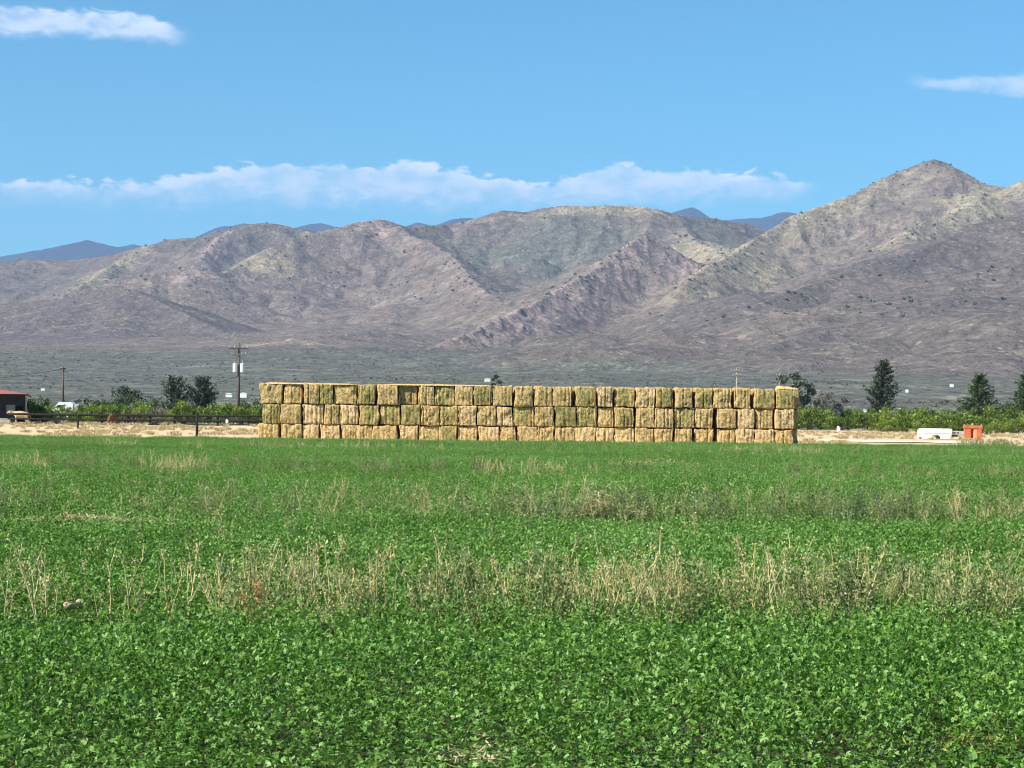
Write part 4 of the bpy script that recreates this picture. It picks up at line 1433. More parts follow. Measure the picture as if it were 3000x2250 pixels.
round_tree('broadleaf_tree', 2330, 285, 8.4, 6.2, 46, 'juniper', 'dark round tree rising directly behind the right end of the hay stack', 0.3, 15, 3200, group=TREES)
round_tree('bare_shrub', 2408, 292, 5.7, 4.6, 47, 'bare_twig', 'taller grey brown leafless shrub beside the dark round tree', 0.15, 16, 1900, 'shrub', 0.26)
round_tree('bare_shrub', 2462, 292, 4.9, 3.6, 48, 'bare_twig', 'lower grey brown leafless shrub further from the dark round tree', 0.15, 14, 1400, 'shrub', 0.26)
round_tree('broadleaf_tree', 1452, 420, 10.6, 3.4, 49, 'darkbush', 'lone dark treetop peeking over the middle of the hay stack', 0.3, 12, 1500, group=TREES)
round_tree('broadleaf_tree', 382, 330, 5.6, 8.0, 50, 'darkbush', 'dull green round tree behind the left thicket, left of the pair', 0.12, 15, 2600, group=TREES)
round_tree('bare_shrub', 455, 238, 2.2, 3.6, 51, 'bare_twig', 'low bare brown brush by the rail fence under the tree pair', 0.1, 12, 900, 'shrub', 0.2)


def bush_meshes(seed):
    rs = np.random.RandomState(seed)
    st, C, sh = MB(), [], []
    nb = 15
    for i in range(nb):
        a, rr = rs.uniform(0, 6.283), rs.uniform(0.1, 1.0) ** 0.6
        hgt = (1 - 0.55 * rr * rr) * rs.uniform(0.35, 0.95)
        b = np.array([rr * math.cos(a) * 1.0, rr * math.sin(a) * 0.9, hgt])
        r = rs.uniform(0.17, 0.30)
        st.tube([(0, 0, 0), tuple(b * np.array([0.35, 0.35, 0.55])), tuple(b)], [0.03, 0.018, 0.008], 4, False)
        k = 105
        q = unit(rs.normal(size=(k, 3))) * (rs.rand(k, 1) ** 0.4) * r * np.array([1.2, 1.2, 0.9])
        C.append(b + q)
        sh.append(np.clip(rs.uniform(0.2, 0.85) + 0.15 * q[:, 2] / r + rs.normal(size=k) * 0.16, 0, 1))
    C, sh = np.concatenate(C), np.concatenate(sh)
    C[:, 2] = np.maximum(C[:, 2], 0.03)
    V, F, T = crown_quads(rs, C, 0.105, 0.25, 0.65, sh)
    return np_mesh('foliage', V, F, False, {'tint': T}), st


BUSH = []
for k in range(6):
    me, st = bush_meshes(500 + k)
    sm = st.build('stems', MAT['bark'], link=False)
    BUSH.append((me, sm.data))


def bush(px, Y, r, h, k, mat, label, group, name='mesquite_bush'):
    x = X_at(px, Y)
    root = empty(name, (x, Y, ground_at(x, Y) - 0.04), rnd.uniform(0, 6.28))
    root.scale = (r, r, h)
    f = bpy.data.objects.new('foliage', BUSH[k][0])
    COL.objects.link(f)
    f.parent = root
    if not BUSH[k][0].materials:
        BUSH[k][0].materials.append(MAT['mesquite'])
    f.material_slots[0].link = 'OBJECT'
    f.material_slots[0].material = MAT[mat]
    s = bpy.data.objects.new('stems', BUSH[k][1])
    COL.objects.link(s)
    s.parent = root
    return tag(root, label, 'bush', group)


GL, GR = 'green bushes in the thicket behind the rail fence', 'green bushes in the thicket right of the hay stack'
LB1 = 'bright green mesquite bush in the low thicket behind the rail fence'
LB2 = 'dark green bush at the back of the thicket behind the rail fence'
RB1 = 'yellowish green mesquite bush in the thicket right of the hay stack'
RB2 = 'dark green bush at the back of the thicket right of the hay stack'
for i, px in enumerate(range(98, 780, 36)):
    top = {0: 1176, 1: 1186, 2: 1194, 3: 1196, 4: 1194, 5: 1190, 6: 1190}.get(i, 1188 + (i % 3) * 4)
    Yb = 250 + (i % 4) * 5
    x_, hz = X_at(px, Yb), at(px, top - 6, Yb).z
    h = max(1.5, hz - gz(Yb)) * (1.0 if i < 5 else rnd.uniform(0.8, 1.12))
    bush(px + rnd.uniform(-8, 8), Yb, rnd.uniform(1.7, 2.4), h, i % 6, 'mesquite', LB1, GL)
for i, px in enumerate([120, 150, 256, 305, 350, 420, 455, 530, 600, 655, 715, 770]):
    top = [1168, 1178, 1176, 1170, 1166, 1174, 1170, 1172, 1172, 1180, 1182, 1176][i]
    Yb = 290 + (i % 3) * 8
    h = max(2.0, at(px, top - 6, Yb).z - gz(Yb))
    bush(px, Yb, rnd.uniform(1.9, 2.6), h, (i + 2) % 6, 'darkbush' if i % 4 != 1 else 'mesquite', LB2 if i % 4 != 1 else LB1, GL)
for i, px in enumerate(range(2340, 3060, 34)):
    Yb = 268 + (i % 4) * 6
    top = [1190, 1196, 1202, 1206, 1208, 1206, 1200, 1192, 1192, 1198, 1204, 1206, 1206, 1204, 1204, 1206, 1204, 1200, 1198, 1196, 1196, 1196][i % 22]
    h = max(1.5, at(px, top - 6, Yb).z - gz(Yb)) * rnd.uniform(0.72, 1.06)
    bush(px + rnd.uniform(-8, 8), Yb, rnd.uniform(2.0, 2.9), h, (i + 1) % 6, 'mesquite', RB1, GR)
for i, px in enumerate([2350, 2420, 2490, 2560, 2640, 2700, 2760, 2830, 2890, 2950, 3010]):
    Yb = 310 + (i % 3) * 8
    h = max(2.0, at(px, [1178, 1192, 1200, 1196, 1198, 1200, 1202, 1196, 1190, 1186, 1180][i] - 8, Yb).z - gz(Yb))
    bush(px, Yb, rnd.uniform(2.2, 3.0), h, (i + 3) % 6, 'darkbush' if i % 2 else 'mesquite', RB2 if i % 2 else RB1, GR)
for i, (px, Y, r, h) in enumerate([(2700, 240, 1.5, 1.3), (2790, 236, 1.9, 1.9), (2890, 232, 1.6, 1.5), (2930, 236, 1.9, 2.0), (2580, 246, 1.6, 1.3), (2980, 240, 1.9, 2.1), (2620, 248, 1.9, 1.6)]):
    bush(px, Y, r, h, i % 6, 'mesquite', 'low green bush standing in front of the thicket on the right', 'low bushes in front of the right thicket')


# scattered desert scrub on the plain and the mountain slopes
def shrub_proto(seed, n=70):
    rs = np.random.RandomState(seed)
    C = unit(rs.normal(size=(n, 3))) * (rs.rand(n, 1) ** 0.4) * np.array([0.95, 0.95, 0.6]) * 0.5 + np.array([0, 0, 0.36])
    V, F, T = crown_quads(rs, C, 0.34, 0.2, 0.75)
    return mesh_obj('scrub_form', np_mesh('scrub_form', V, F, False, {'tint': T}), MAT['scrub'], link=False)


def build_scrub():
    rs = np.random.RandomState(77)
    pr = proto_collection('scrub_forms', [shrub_proto(600 + i) for i in range(4)])
    P, S = [], []
    X, Y, Z, hrel, crest, tx, yr, tanw, rockw = MT
    n = 15000
    yy = 330 + (2900 - 330) * rs.rand(n) ** 0.75
    tt = rs.uniform(tx[0] * 0.8, tx[-1] * 0.8, n)
    keep = fbm(tt * yy / 120, yy / 120, 3) + rs.uniform(-0.2, 0.2, n) > 0.45
    yy, tt = yy[keep], tt[keep]
    cx = np.clip(np.searchsorted(tx, tt), 1, len(tx) - 1)
    ry = np.clip(np.searchsorted(yr, yy), 1, len(yr) - 1)
    z = np.where(yy < 615, base_z(yy), np.minimum(Z[ry, cx], Z[ry - 1, cx - 1]))
    P.append(np.c_[tt * yy, yy, z - 0.2])
    S.append((0.7 + 1.1 * rs.rand(len(yy)) ** 2) * (1 + yy / 6000))
    # junipers on ridges
    m = 5600
    i = rs.randint(0, X.shape[0], m * 6)
    j = rs.randint(0, X.shape[1], m * 6)
    ok = (hrel[i, j] > 60) & (rs.rand(m * 6) < 0.01 + 0.55 * crest[i, j] ** 1.3 + 0.30 * rockw[i, j] + 0.25 * np.clip(fbm(X[i, j] / 160, Y[i, j] / 160, 3) - 0.62, 0, 1) * 4)
    i, j = i[ok][:m], j[ok][:m]
    P.append(np.c_[X[i, j], Y[i, j], Z[i, j] - 0.6])
    S.append(2.4 + 5.6 * rs.rand(len(i)) ** 1.7)
    P, S = np.concatenate(P), np.concatenate(S)
    n = len(P)
    rots = np.c_[np.zeros(n), np.zeros(n), rs.uniform(0, 6.28, n)]
    gn_scatter('desert_scrub', P, rots, np.c_[S * 1.1, S * 1.1, S], rs.randint(0, 4, n), pr, 'scattered grey green desert scrub on the plain and mountain slopes')


build_scrub()


def build_dry_grass():
    rs = np.random.RandomState(88)

    def tuft(seed):
        r = np.random.RandomState(seed)
        n = 46
        a = r.uniform(0, 6.283, n)
        D = unit(np.c_[np.cos(a) * 0.55, np.sin(a) * 0.55, r.uniform(0.5, 1.3, n)])
        C = D * 0.14 + np.c_[r.normal(size=(n, 2)) * 0.09, np.zeros(n)]
        U = unit(np.cross(D, r.normal(size=(n, 3))))
        ln = r.uniform(0.18, 0.40, n)
        V, F, T = leaf_cloud(C, D, U, ln, np.full(n, 0.035), 0.1, r.rand(n))
        return mesh_obj('tuft_form', np_mesh('tuft_form', V, F, False, {'tint': T}), MAT['dry_grass'], link=False)
    pr = proto_collection('tuft_forms', [tuft(700 + i) for i in range(4)])
    n = 5000
    yy = rs.uniform(117.0, 268, n)
    xx = rs.uniform(-0.32, 0.32, n) * yy
    trk = (yy > 147) & (yy < 161) & (xx > X_at(2250, 155))
    stk = (yy < 123) & (xx > X_at(740, 117)) & (xx < X_at(2350, 117))
    dens = fbm(xx / 7 + 60, yy / 12, 3)
    keep = (~trk) & (~stk) & (dens + rs.uniform(-0.15, 0.15, n) > 0.5)
    xx, yy = xx[keep], yy[keep]
    amp = np.clip((yy - 117) / 10, 0, 1)
    zz = base_z(yy) + amp * ((fbm(xx / 9, yy / 9, 4) - 0.5) * 0.28 + (fbm(xx / 45 + 3, yy / 45, 3) - 0.5) * 0.35)
    n = len(xx)
    s = rs.uniform(0.7, 1.5, n)
    gn_scatter('dry_grass', np.c_[xx, yy, zz], np.c_[np.zeros(n), np.zeros(n), rs.uniform(0, 6.28, n)], np.c_[s * 1.3, s * 1.3, s * 0.9],
               rs.randint(0, 4, n), pr, 'short dry tan grass on the bare dirt beyond the crop')


build_dry_grass()

# ------------------------------------------------------------------ rail fence
FY = 232.0
fx0, fx1 = X_at(24, FY), X_at(800, FY)
froot = empty('rail_fence', (fx0, FY, ground_at(fx0, FY)))
npst = 9
for i in range(npst):
    px = [36, 131, 227, 298, 376, 440, 512, 575, 638][i]
    x = X_at(px, FY)
    g = ground_at(x, FY)
    h = 1.38
    MB().box((x - fx0, 0, g - gz(FY) + h / 2 - 0.1 + (gz(FY) - ground_at(fx0, FY))), (0.25, 0.2, h)).build('post', MAT['fence_wood'], froot, bevel=0.02)
x = X_at(730, FY)
MB().box((x - fx0, 0, 0.55 + ground_at(x, FY) - ground_at(fx0, FY)), (0.2, 0.2, 1.38)).build('post', MAT['fence_wood'], froot, bevel=0.02)
for zz, th in ((1.18, 0.26), (0.62, 0.20), (0.14, 0.14)):
    m = MB()
    seg = 14
    pts = []
    for i in range(seg + 1):
        xx = (fx1 - fx0) * i / seg
        pts.append((xx, -0.14, zz + 0.5 * (ground_at(fx0 + xx, FY) - ground_at(fx0, FY)) + 0.02 * math.sin(i * 2.1)))
    m.tube(pts, th / 2, 8)
    m.build('rail', MAT['fence_wood'], froot, True)
tag(froot, 'dark three rail wooden fence running from the barn to the hay stack', 'fence')


def lone_post(px, Y, ytop, label):
    x = X_at(px, Y)
    g = ground_at(x, Y)
    h = at(px, ytop, Y).z - g
    o = MB().tube([(0, 0, -0.1), (0.02, 0, h * 0.5), (-0.03, 0, h)], [0.10, 0.09, 0.075], 8).build('fence_post', MAT['fence_wood'], None, True)
    o.location = (x, Y, g)
    tag(o, label, 'post')


lone_post(577, 138, 1208, 'dark leaning post alone on the dirt before the fence, under the tree pair')
lone_post(228, 190, 1216, 'short dark post standing in front of the fence left of the cattle')

# ------------------------------------------------------------------ barn at the left edge
BY = 246.0
bx1 = X_at(73, BY)
bx0 = bx1 - 16.0
bg = ground_at(bx1, BY)
barn = empty('barn', (bx1, BY, bg), R(15))
zt = at(40, 1158, BY).z - bg
w_ = MB()
dl, dr = X_at(46, BY) - bx1, X_at(70, BY) - bx1           # dark opening
dtop = at(58, 1189, BY).z - bg
w_.box(((-16 + dl) / 2, 0.1, zt / 2), (16 + dl, 0.2, zt))
w_.box(((dl + dr) / 2, 0.1, (dtop + zt) / 2), (dr - dl, 0.2, zt - dtop))
w_.box((dr / 2, 0.1, zt / 2), (-dr, 0.2, zt))
w_.box((-0.1, 4.1, zt / 2), (0.2, 7.796, zt))
w_.box((-15.9, 4.1, zt / 2), (0.2, 7.796, zt))
w_.box((-8, 8.1, zt / 2), (16, 0.2, zt))
w_.build('wall', MAT['barn_wall'], barn)
MB().box(((dl + dr) / 2, 1.2, dtop / 2), (dr - dl + 0.6, 0.06, dtop + 0.2)).build('doorway_shade', MAT['dark_inside'], barn)  # black sheet in the opening paints the unlit interior
gl, gr_ = X_at(18, BY) - bx1, X_at(46, BY) - bx1
gt, gb = at(30, 1186, BY).z - bg, at(30, 1212, BY).z - bg
MB().box(((gl + gr_) / 2, -0.05, (gt + gb) / 2), (gr_ - gl - 0.1, 0.08, gt - gb)).build('door', MAT['barn_door'], barn, bevel=0.01)
MB().box((0.12, -0.08, zt / 2 - 0.02), (0.18, 0.2, zt - 0.06)).build('corner_post', MAT['tan_trim'], barn)
ov, rt = 0.9, at(0, 1142, BY + 4.2).z - bg
r_ = MB()
ez = zt + 0.06
e = [Vector((-17, -ov, ez)), Vector((0.45, -ov, ez)), Vector((0.45, 8.2 + ov, ez)), Vector((-17, 8.2 + ov, ez))]
rd = [Vector((-13, 4.1, rt)), Vector((-3.6, 4.1, rt))]
up = Vector((0, 0, 0.10))
v0 = len(r_.v)
r_.v += e + rd + [p + up for p in e] + [p + up for p in rd]
for q in ((0, 1, 5, 4), (1, 2, 5), (2, 3, 4, 5), (3, 0, 4)):
    r_.f.append(q)
    r_.f.append(tuple(i + 6 for i in reversed(q)))
for a, b in ((0, 1), (1, 2), (2, 3), (3, 0)):
    r_.f.append((a, b, b + 6, a + 6))
r_.build('roof', MAT['red_roof'], barn)
MB().box((-8.3, -ov - 0.03, ez + 0.0), (17.5, 0.05, 0.16)).build('fascia', MAT['dark_inside'], barn)
MB().box((0.80, 1.0, ez + 0.02), (0.66, 2.6, 0.09)).build('awning', MAT['tan_trim'], barn)
tag(barn, 'dark brown barn with red metal roof at the left edge of the photo', 'barn')

tr_ = empty('water_trough', (X_at(8, 236), 236, ground_at(X_at(8, 236), 236)))
MB().prism([(-0.9, 0.0), (0.9, 0.0), (1.0, 0.62), (-1.0, 0.62)], -0.4, 0.4).build('tank', MAT['concrete'], tr_, bevel=0.03)
MB().tube([(-1.02, -0.42, 0.62), (1.02, -0.42, 0.62)], 0.035, 6).build('rim', MAT['insulator'], tr_, True)
tag(tr_, 'low grey trough on the dirt at the left edge below the barn', 'trough')


# ------------------------------------------------------------------ cattle
def cow(px, Y, yaw, scale, mat, label, graze=False):
    x = X_at(px, Y)
    J = {}
    V, E, Rd = [], [], []

    def j(n, co, r, par=None):
        J[n] = len(V)
        V.append(co)
        Rd.append(r)
        if par is not None:
            E.append((J[par], J[n]))
    # facing -x
    j('pelvis', (0.62, 0, 1.10), (0.27, 0.30))
    j('belly', (0.15, 0, 1.04), (0.38, 0.43), 'pelvis')
    j('chest', (-0.40, 0, 1.05), (0.33, 0.37), 'belly')
    j('shoulder', (-0.62, 0, 1.14), (0.24, 0.28), 'chest')
    j('neck', (-0.92, 0, 1.22 if not graze else 0.95), (0.16, 0.19), 'shoulder')
    j('poll', (-1.18, 0, 1.36 if not graze else 0.62), (0.13, 0.14), 'neck')
    j('muzzle', (-1.52, 0, 1.16 if not graze else 0.30), (0.085, 0.09), 'poll')
    for s in (-1, 1):
        j('ear%d' % s, (-1.14, s * 0.26, 1.40 if not graze else 0.66), (0.035, 0.05), 'poll')
        j('elbow%d' % s, (-0.50, s * 0.20, 0.74), (0.115, 0.12), 'chest')
        j('knee%d' % s, (-0.53, s * 0.20, 0.40), (0.07, 0.07), 'elbow%d' % s)
        j('fet%d' % s, (-0.51, s * 0.20, 0.11), (0.05, 0.05), 'knee%d' % s)
        j('hoof%d' % s, (-0.56, s * 0.20, 0.03), (0.06, 0.05), 'fet%d' % s)
        j('stifle%d' % s, (0.60, s * 0.20, 0.78), (0.15, 0.15), 'pelvis')
        j('hock%d' % s, (0.78, s * 0.19, 0.47), (0.075, 0.075), 'stifle%d' % s)
        j('pas%d' % s, (0.74, s * 0.19, 0.12), (0.05, 0.05), 'hock%d' % s)
        j('hhoof%d' % s, (0.68, s * 0.19, 0.03), (0.06, 0.05), 'pas%d' % s)
    j('tail1', (0.90, 0, 1.16), (0.05, 0.05), 'pelvis')
    j('tail2', (0.98, 0, 0.75), (0.028, 0.028), 'tail1')
    j('tail3', (0.97, 0, 0.50), (0.045, 0.045), 'tail2')
    me = bpy.data.meshes.new('cow')
    me.from_pydata(V, E, [])
    o = mesh_obj('cow', me)
    sk = o.modifiers.new('skin', 'SKIN')
    sk.use_smooth_shade = True
    for v, r in zip(me.skin_vertices[0].data, Rd):
        v.radius = r
    me.skin_vertices[0].data[0].use_root = True
    ss = o.modifiers.new('sub', 'SUBSURF')
    ss.levels = ss.render_levels = 2
    dg = bpy.context.evaluated_depsgraph_get()
    dg.update()
    ev = o.evaluated_get(dg)
    me2 = bpy.data.meshes.new_from_object(ev)
    me2.polygons.foreach_set('use_smooth', np.ones(len(me2.polygons), dtype=bool))
    o.modifiers.clear()
    o.data = me2
    me2.materials.clear()
    me2.materials.append(MAT[mat])
    o.location = (x, Y, ground_at(x, Y))
    o.rotation_euler = (0, 0, yaw)
    o.scale = (scale,) * 3
    return tag(o, label, 'cow', 'cattle behind the rail fence')


cow(62, 234.2, R(8), 1.1, 'cow_cream', 'cream coloured cow standing broadside behind the fence below the barn')
cow(330, 230.2, R(78), 0.92, 'cow_brown', 'reddish brown cow facing the camera by the rail fence', True)
cow(378, 234.5, R(-6), 0.95, 'cow_dark', 'dark brown cow standing broadside behind the fence, right of the reddish one', True)

# ------------------------------------------------------------------ white camper in the brush
cp = empty('camper', (X_at(186, 274), 274, ground_at(X_at(186, 274), 274)))
cz = at(192, 1178, 274).z - cp.location.z
MB().prism([(-1.35, 0.5), (1.55, 0.5), (1.55, cz - 0.25), (1.2, cz), (-0.45, cz), (-1.35, cz - 1.0)], -0.95, 0.95).build('body', MAT['white_paint'], cp, bevel=0.06)
MB().prism([(-1.02, cz - 0.85), (0.0, cz - 0.85), (0.35, cz - 0.42), (-0.62, cz - 0.42)], -0.97, -0.93).build('window', MAT['glass_dark'], cp)
MB().box((1.95, 0, 0.5 + (cz - 0.8) / 2), (0.78, 1.7, cz - 0.8)).build('rear_box', MAT['grey_paint'], cp, bevel=0.04)
for sx in (-0.8, 1.0):
    MB().tube([(sx, -0.98, 0.34), (sx, -0.74, 0.34)], 0.34, 14).build('wheel', MAT['wheel_well'], cp)
tag(cp, 'white camper with sloped front and grey rear half hidden in the brush', 'camper')


# ------------------------------------------------------------------ utility poles and wires
def utility_pole(px, Y, ytop, r, mat, label, arms=(), cans=False, ygap=0.0):
    x = X_at(px, Y)
    g = ground_at(x, Y) if Y < 560 else gz(Y)
    h = at(px, ytop, Y).z - g
    root = empty('utility_pole', (x, Y, g))
    MB().tube([(0, 0, -0.3), (0, 0, h * 0.5), (0, 0, h)], [r * 1.25, r, r * 0.8], 10).build('pole', mat, root, True)
    for dz, w, tilt in arms:
        rt_ = Matrix.Rotation(R(tilt), 3, 'Z')
        arm = MB().box((0, -r - 0.07, h - dz), (w, 0.13, 0.17), rt_).build('crossarm', mat, root, bevel=0.01)
        for s in (-0.46, -0.22, 0.22, 0.46):
            q = rt_ @ Vector((w * s, 0, 0))
            MB().tube([(q.x, q.y - r - 0.07, h - dz + 0.06), (q.x, q.y - r - 0.07, h - dz + 0.34)], [0.05, 0.07], 7).build('insulator', MAT['insulator'], arm)
        for s in (-1, 1):
            q = rt_ @ Vector((w * 0.33 * s, 0, 0))
            MB().tube([(0, -r - 0.03, h - dz - 0.75), (q.x, q.y - r - 0.03, h - dz - 0.06)], 0.03, 5).build('brace', MAT['pole'], arm)
    if cans:
        for s in (-1, 1):
            cz_ = at(px, 1078, Y).z - g
            can = MB().tube([(s * 0.52, -0.28, cz_ - 0.62), (s * 0.52, -0.28, cz_ - 0.56), (s * 0.52, -0.28, cz_ + 0.5), (s * 0.52, -0.28, cz_ + 0.60), (s * 0.52, -0.28, cz_ + 0.64)],
                            [0.26, 0.29, 0.29, 0.31, 0.18], 16).build('transformer', MAT['white_enamel'], root)
            MB().tube([(s * 0.52, -0.28, cz_ + 0.62), (s * 0.52, -0.28, cz_ + 0.98)], [0.05, 0.03], 6).build('bushing', MAT['insulator'], can)
            MB().box((s * 0.24, -0.16, cz_), (0.3, 0.08, 0.12)).build('bracket', MAT['steel'], can)
    tag(root, label, 'utility pole', 'utility poles along the plain')
    return root, h


p1, h1 = utility_pole(698, 272, 1005, 0.19, MAT['pole'], 'tall dark utility pole with two white transformers left of the hay stack', [(0.75, 2.7, 14), (1.65, 2.3, -22)], True)
p2, h2 = utility_pole(183, 414, 1074, 0.24, MAT['pole'], 'plain dark utility pole rising behind the barn', [(0.35, 1.5, 55)])
p3, h3 = utility_pole(2158, 520, 1080, 0.19, MAT['pale_pole'], 'pale slender utility pole with crossarm standing behind the right part of the stack', [(0.4, 3.2, 5), (1.6, 2.4, 5)])
p4, h4 = utility_pole(2282, 700, 1094, 0.16, MAT['pale_pole'], 'small pale distant pole near the right end of the stack', [(0.5, 2.2, 10)])


def wire(a, b, sag, label, r=0.028):
    m = MB()
    m.tube([Vector(a).lerp(Vector(b), t) - Vector((0, 0, sag * 4 * t * (1 - t))) for t in np.linspace(0, 1, 18)], r, 5)
    o = m.build('power_line', MAT['wire'], None, True)
    return tag(o, label, 'power line')


A = Vector(p1.location) + Vector((-0.2, -0.2, h1 - 4.6))
Bp = Vector(p2.location) + Vector((0.25, 0, h2 - 0.9))
wire(A, Bp, 3.6, 'sagging dark wire strung between the transformer pole and the pole behind the barn', 0.045)
C0 = at(-260, 1118, 400)
wire(Vector(p2.location) + Vector((-0.2, 0, h2 - 0.5)), C0, 0.8, 'dark wire running left from the pole behind the barn out of the photo', 0.045)

# ------------------------------------------------------------------ white truck bed and orange implement
TY = 170.0
tbx0, tbx1 = X_at(2694, TY), X_at(2784, TY)
tbx = (tbx0 + tbx1) / 2
tg = ground_at(tbx, TY)
tz = at(2740, 1287, TY).z
tb = empty('truck_bed', (tbx, TY, tz))
Lh = (tbx1 - tbx0) / 2
hb = at(2740, 1255, TY).z - tz
arch = []
ac, ar = -0.12, 0.42
for k in range(13):
    a = math.pi * k / 12
    arch.append((ac + ar * math.cos(a), 0.04 + ar * 0.92 * math.sin(a)))
outl = [(-Lh + 0.04, 0.03)] + [(-Lh, 0.25), (-Lh + 0.01, hb - 0.22), (-Lh + 0.08, hb - 0.07), (-Lh + 0.2, hb)] + \
       [(Lh - 0.12, hb - 0.01), (Lh - 0.02, hb - 0.12), (Lh - 0.05, hb * 0.55), (Lh - 0.22, 0.06)] + arch
for yy in (-0.88, 0.88):
    s = -1 if yy < 0 else 1
    sp_o = MB().prism(outl, yy - 0.05, yy + 0.05).build('side_panel', MAT['white_paint'], tb, bevel=0.015)
    MB().box((-0.05, yy + s * 0.055, hb * 0.56), (2 * Lh - 0.5, 0.014, 0.035)).build('trim_strip', MAT['grey_paint'], sp_o)
    lin = MB()
    pr_ = [(ac + (ar - 0.02) * math.cos(math.pi * k / 12), 0.04 + (ar - 0.02) * 0.92 * math.sin(math.pi * k / 12)) for k in range(13)]
    for (xa, za), (xb, zb) in zip(pr_[:-1], pr_[1:]):
        lin.quad((xa, yy - s * 0.06, za), (xb, yy - s * 0.06, zb), (xb, yy - s * 0.34, zb), (xa, yy - s * 0.34, za))
    lin.build('wheel_arch', MAT['wheel_well'], tb)
MB().box((-Lh + 0.06, 0, hb * 0.5 + 0.06), (0.06, 1.64, hb - 0.26)).build('tailgate', MAT['white_paint'], tb, bevel=0.015)
MB().box((Lh - 0.16, 0, hb * 0.6), (0.06, 1.64, hb * 0.72)).build('front_panel', MAT['white_paint'], tb, bevel=0.015)
MB().box((0, 0, hb * 0.36), (2 * Lh - 0.4, 1.6, 0.05)).build('bed_floor', MAT['grey_paint'], tb)
fr = MB()
xe = X_at(2826, TY) - tbx
for yy in (-0.42, 0.42):
    fr.box(((Lh + xe) / 2 - 0.1, yy, hb * 0.62), (xe - Lh + 0.4, 0.1, 0.30))
fr.box((xe - 0.12, 0, hb * 0.62), (0.1, 0.74, 0.28))
fr.box((Lh + 0.35, 0, hb * 0.62), (0.1, 0.736, 0.26))
fro = fr.build('chassis_frame', MAT['grey_paint'], tb, bevel=0.012)
for xx in (Lh + 0.25, Lh + 0.55):
    MB().box((xx, -0.475, hb * 0.62), (0.2, 0.03, 0.1)).build('slot_shade', MAT['wheel_well'], fro)  # dark plates on the rail paint the shade of its holes
MB().box((Lh + 0.30, -0.44, hb * 0.62 - 0.26), (0.5, 0.14, 0.16)).build('hanger', MAT['wheel_well'], tb)
tag(tb, 'white pickup truck bed without wheels resting on the dirt by the field', 'truck bed')

OY = 167.0
ox0, ox1 = X_at(2823, OY), X_at(2877, OY)
oc_, ow = (ox0 + ox1) / 2, ox1 - ox0
oz = at(2850, 1290, OY).z
oh = at(2850, 1246, OY).z - oz
im = empty('farm_implement', (oc_, OY, oz))
MB().box((0, 0, oh - 0.14), (ow, 0.5, 0.27)).build('top_beam', MAT['orange'], im, bevel=0.02)
for s, wd_ in ((-1, 0.46), (1, 0.38)):
    MB().prism([(s * ow / 2 * 0.9, 0), (s * ow / 2 * 0.84 - s * wd_, 0), (s * ow / 2 * 0.84 - s * wd_, oh - 0.28), (s * ow / 2 * 0.92, oh - 0.28)][::s], -0.22, 0.2).build('side_plate', MAT['orange'], im, bevel=0.02)
MB().box((0.17, -0.05, (oh - 0.30) / 2 - 0.02), (0.26, 0.34, oh - 0.36)).build('center_post', MAT['orange_pale'], im, bevel=0.02)
MB().box((0, 0.16, oh / 2 - 0.1), (ow * 0.72, 0.05, oh - 0.32)).build('back_plate', MAT['orange'], im)
MB().tube([(-0.02, 0, oh - 0.01), (-0.02, 0, oh + 0.12), (-0.02, 0, oh + 0.17)], [0.085, 0.085, 0.05], 10).build('hitch_pin', MAT['orange_pale'], im)
for s in (-1, 1):
    MB().tube([(s * (ow / 2 - 0.06), -0.05, oh), (s * (ow / 2 - 0.06), -0.05, oh + 0.07)], 0.05, 8).build('bolt', MAT['orange_pale'], im)
m = MB().tube([(-ow * 0.40, -0.1, 0.10), (ow * 0.40, -0.1, 0.10)], 0.10, 10).build('roller', MAT['orange_pale'], im, True)
tag(im, 'upright faded orange steel farm implement beside the white truck bed', 'farm implement')

# small white things lying about
lump('sack', (X_at(2457, 226), 226, ground_at(X_at(2457, 226), 226) + 0.42), 0.26, 'white_enamel', 5.5, 'small white sack at the foot of the thicket near the stack', 'sack', (0.8, 0.7, 1.5))
lump('sack', (X_at(665, 229), 229, ground_at(X_at(665, 229), 229) + 0.55), 0.16, 'white_enamel', 9.5, 'tiny white sack against the rail fence near the stack', 'sack', (1.0, 0.7, 1.4))


# ------------------------------------------------------------------ far white buildings
def terrain_z(x, y):
    X, Y, Z, hrel, crest, tx, yr, tanw, rockw = MT
    if y <= 610:
        return gz(y)
    return float(Z[min(np.searchsorted(yr, y), len(yr) - 1), min(np.searchsorted(tx, x / y), len(tx) - 1)])


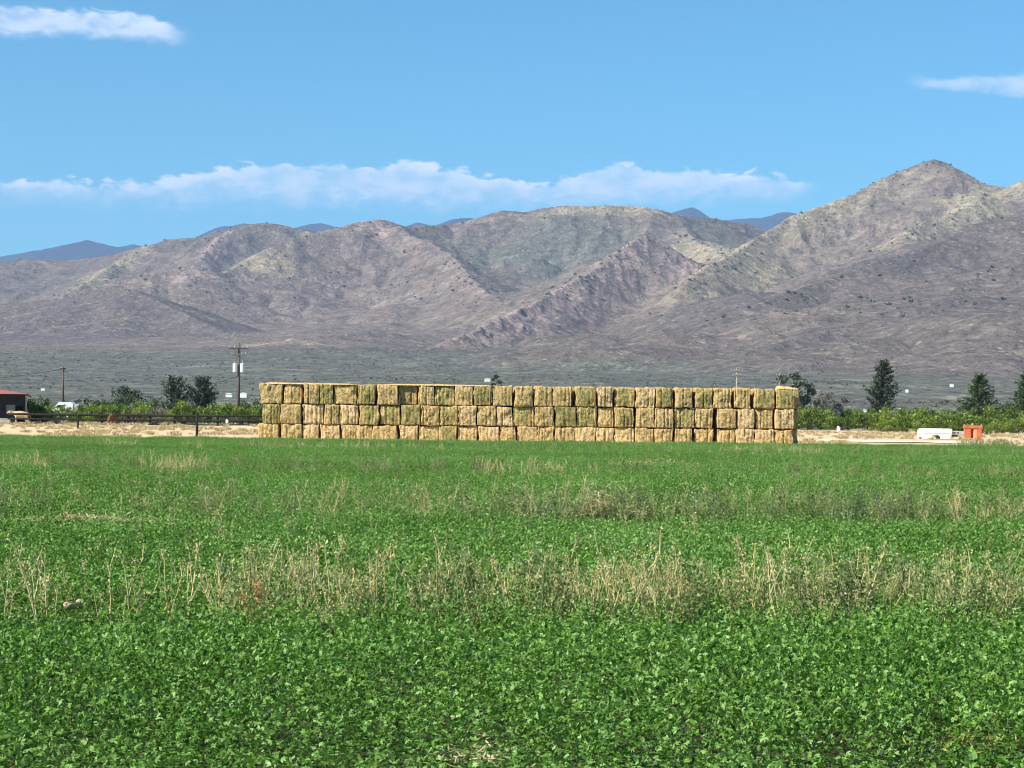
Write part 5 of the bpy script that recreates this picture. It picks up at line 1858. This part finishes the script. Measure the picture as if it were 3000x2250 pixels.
def far_house(px, py, wpx, label, asp=0.42):
    """low white building; stands where the rising plain meets this line of sight"""
    Y = 380.0
    while Y < 3000:
        p = at(px, py, Y)
        wm = wpx / FPX * Y
        if terrain_z(p.x, Y) + wm * asp >= p.z:
            break
        Y += 4.0
    g = terrain_z(p.x, Y)
    hh = wm * asp
    root = empty('far_building', (p.x, Y, g), rnd.uniform(-0.3, 0.3))
    MB().box((0, 0, hh / 2 - 0.8), (wm * 0.94, wm * 0.5, hh + 0.8)).build('wall', MAT['far_white'], root)
    MB().prism([(-wm / 2, hh * 0.8), (wm / 2, hh * 0.8), (wm / 2, hh * 0.9), (wm * 0.1, hh * 1.12), (-wm * 0.1, hh * 1.12), (-wm / 2, hh * 0.9)], -wm * 0.28, wm * 0.28).build('roof', MAT['far_white'], root, bevel=0.02)
    tag(root, label, 'building', 'far white buildings on the plain')


far_house(671, 1153, 19, 'distant low white building just left of the transformer pole')
far_house(713, 1153, 23, 'distant low white building just right of the transformer pole')
far_house(1428, 1110, 18, 'distant white building above the middle of the hay stack', 0.3)
far_house(2460, 1182, 11, 'distant white building behind the leafless shrubs')
far_house(2533, 1202, 11, 'distant white building at the foot of the tall dark conifer, left side')
far_house(2638, 1198, 17, 'distant white building right of the tall dark conifer')
far_house(126, 1139, 12, 'distant white building above the roof end of the barn', 0.35)
far_house(2657, 1142, 9, 'small distant white building up the plain, right of the tall dark conifer')
far_house(2788, 1131, 12, 'distant white building left of the bushy conifer', 0.35)

# ------------------------------------------------------------------ air
hz = MB().box((0, 9900, 980), (24000, 21000, 1966)).build('haze', None)
hm = bpy.data.materials.new('haze_air')
hm.use_nodes = True
ht = hm.node_tree
ht.nodes.clear()
ho = N(ht, 'ShaderNodeOutputMaterial')
pv = N(ht, 'ShaderNodeVolumePrincipled')
pv.inputs['Color'].default_value = (0.45, 0.64, 1.0, 1)
pv.inputs['Density'].default_value = 4.5e-5
pv.inputs['Anisotropy'].default_value = 0.0
L(ht, pv.outputs[0], ho.inputs['Volume'])
hz.data.materials.append(hm)
tag(hz, kind='stuff')
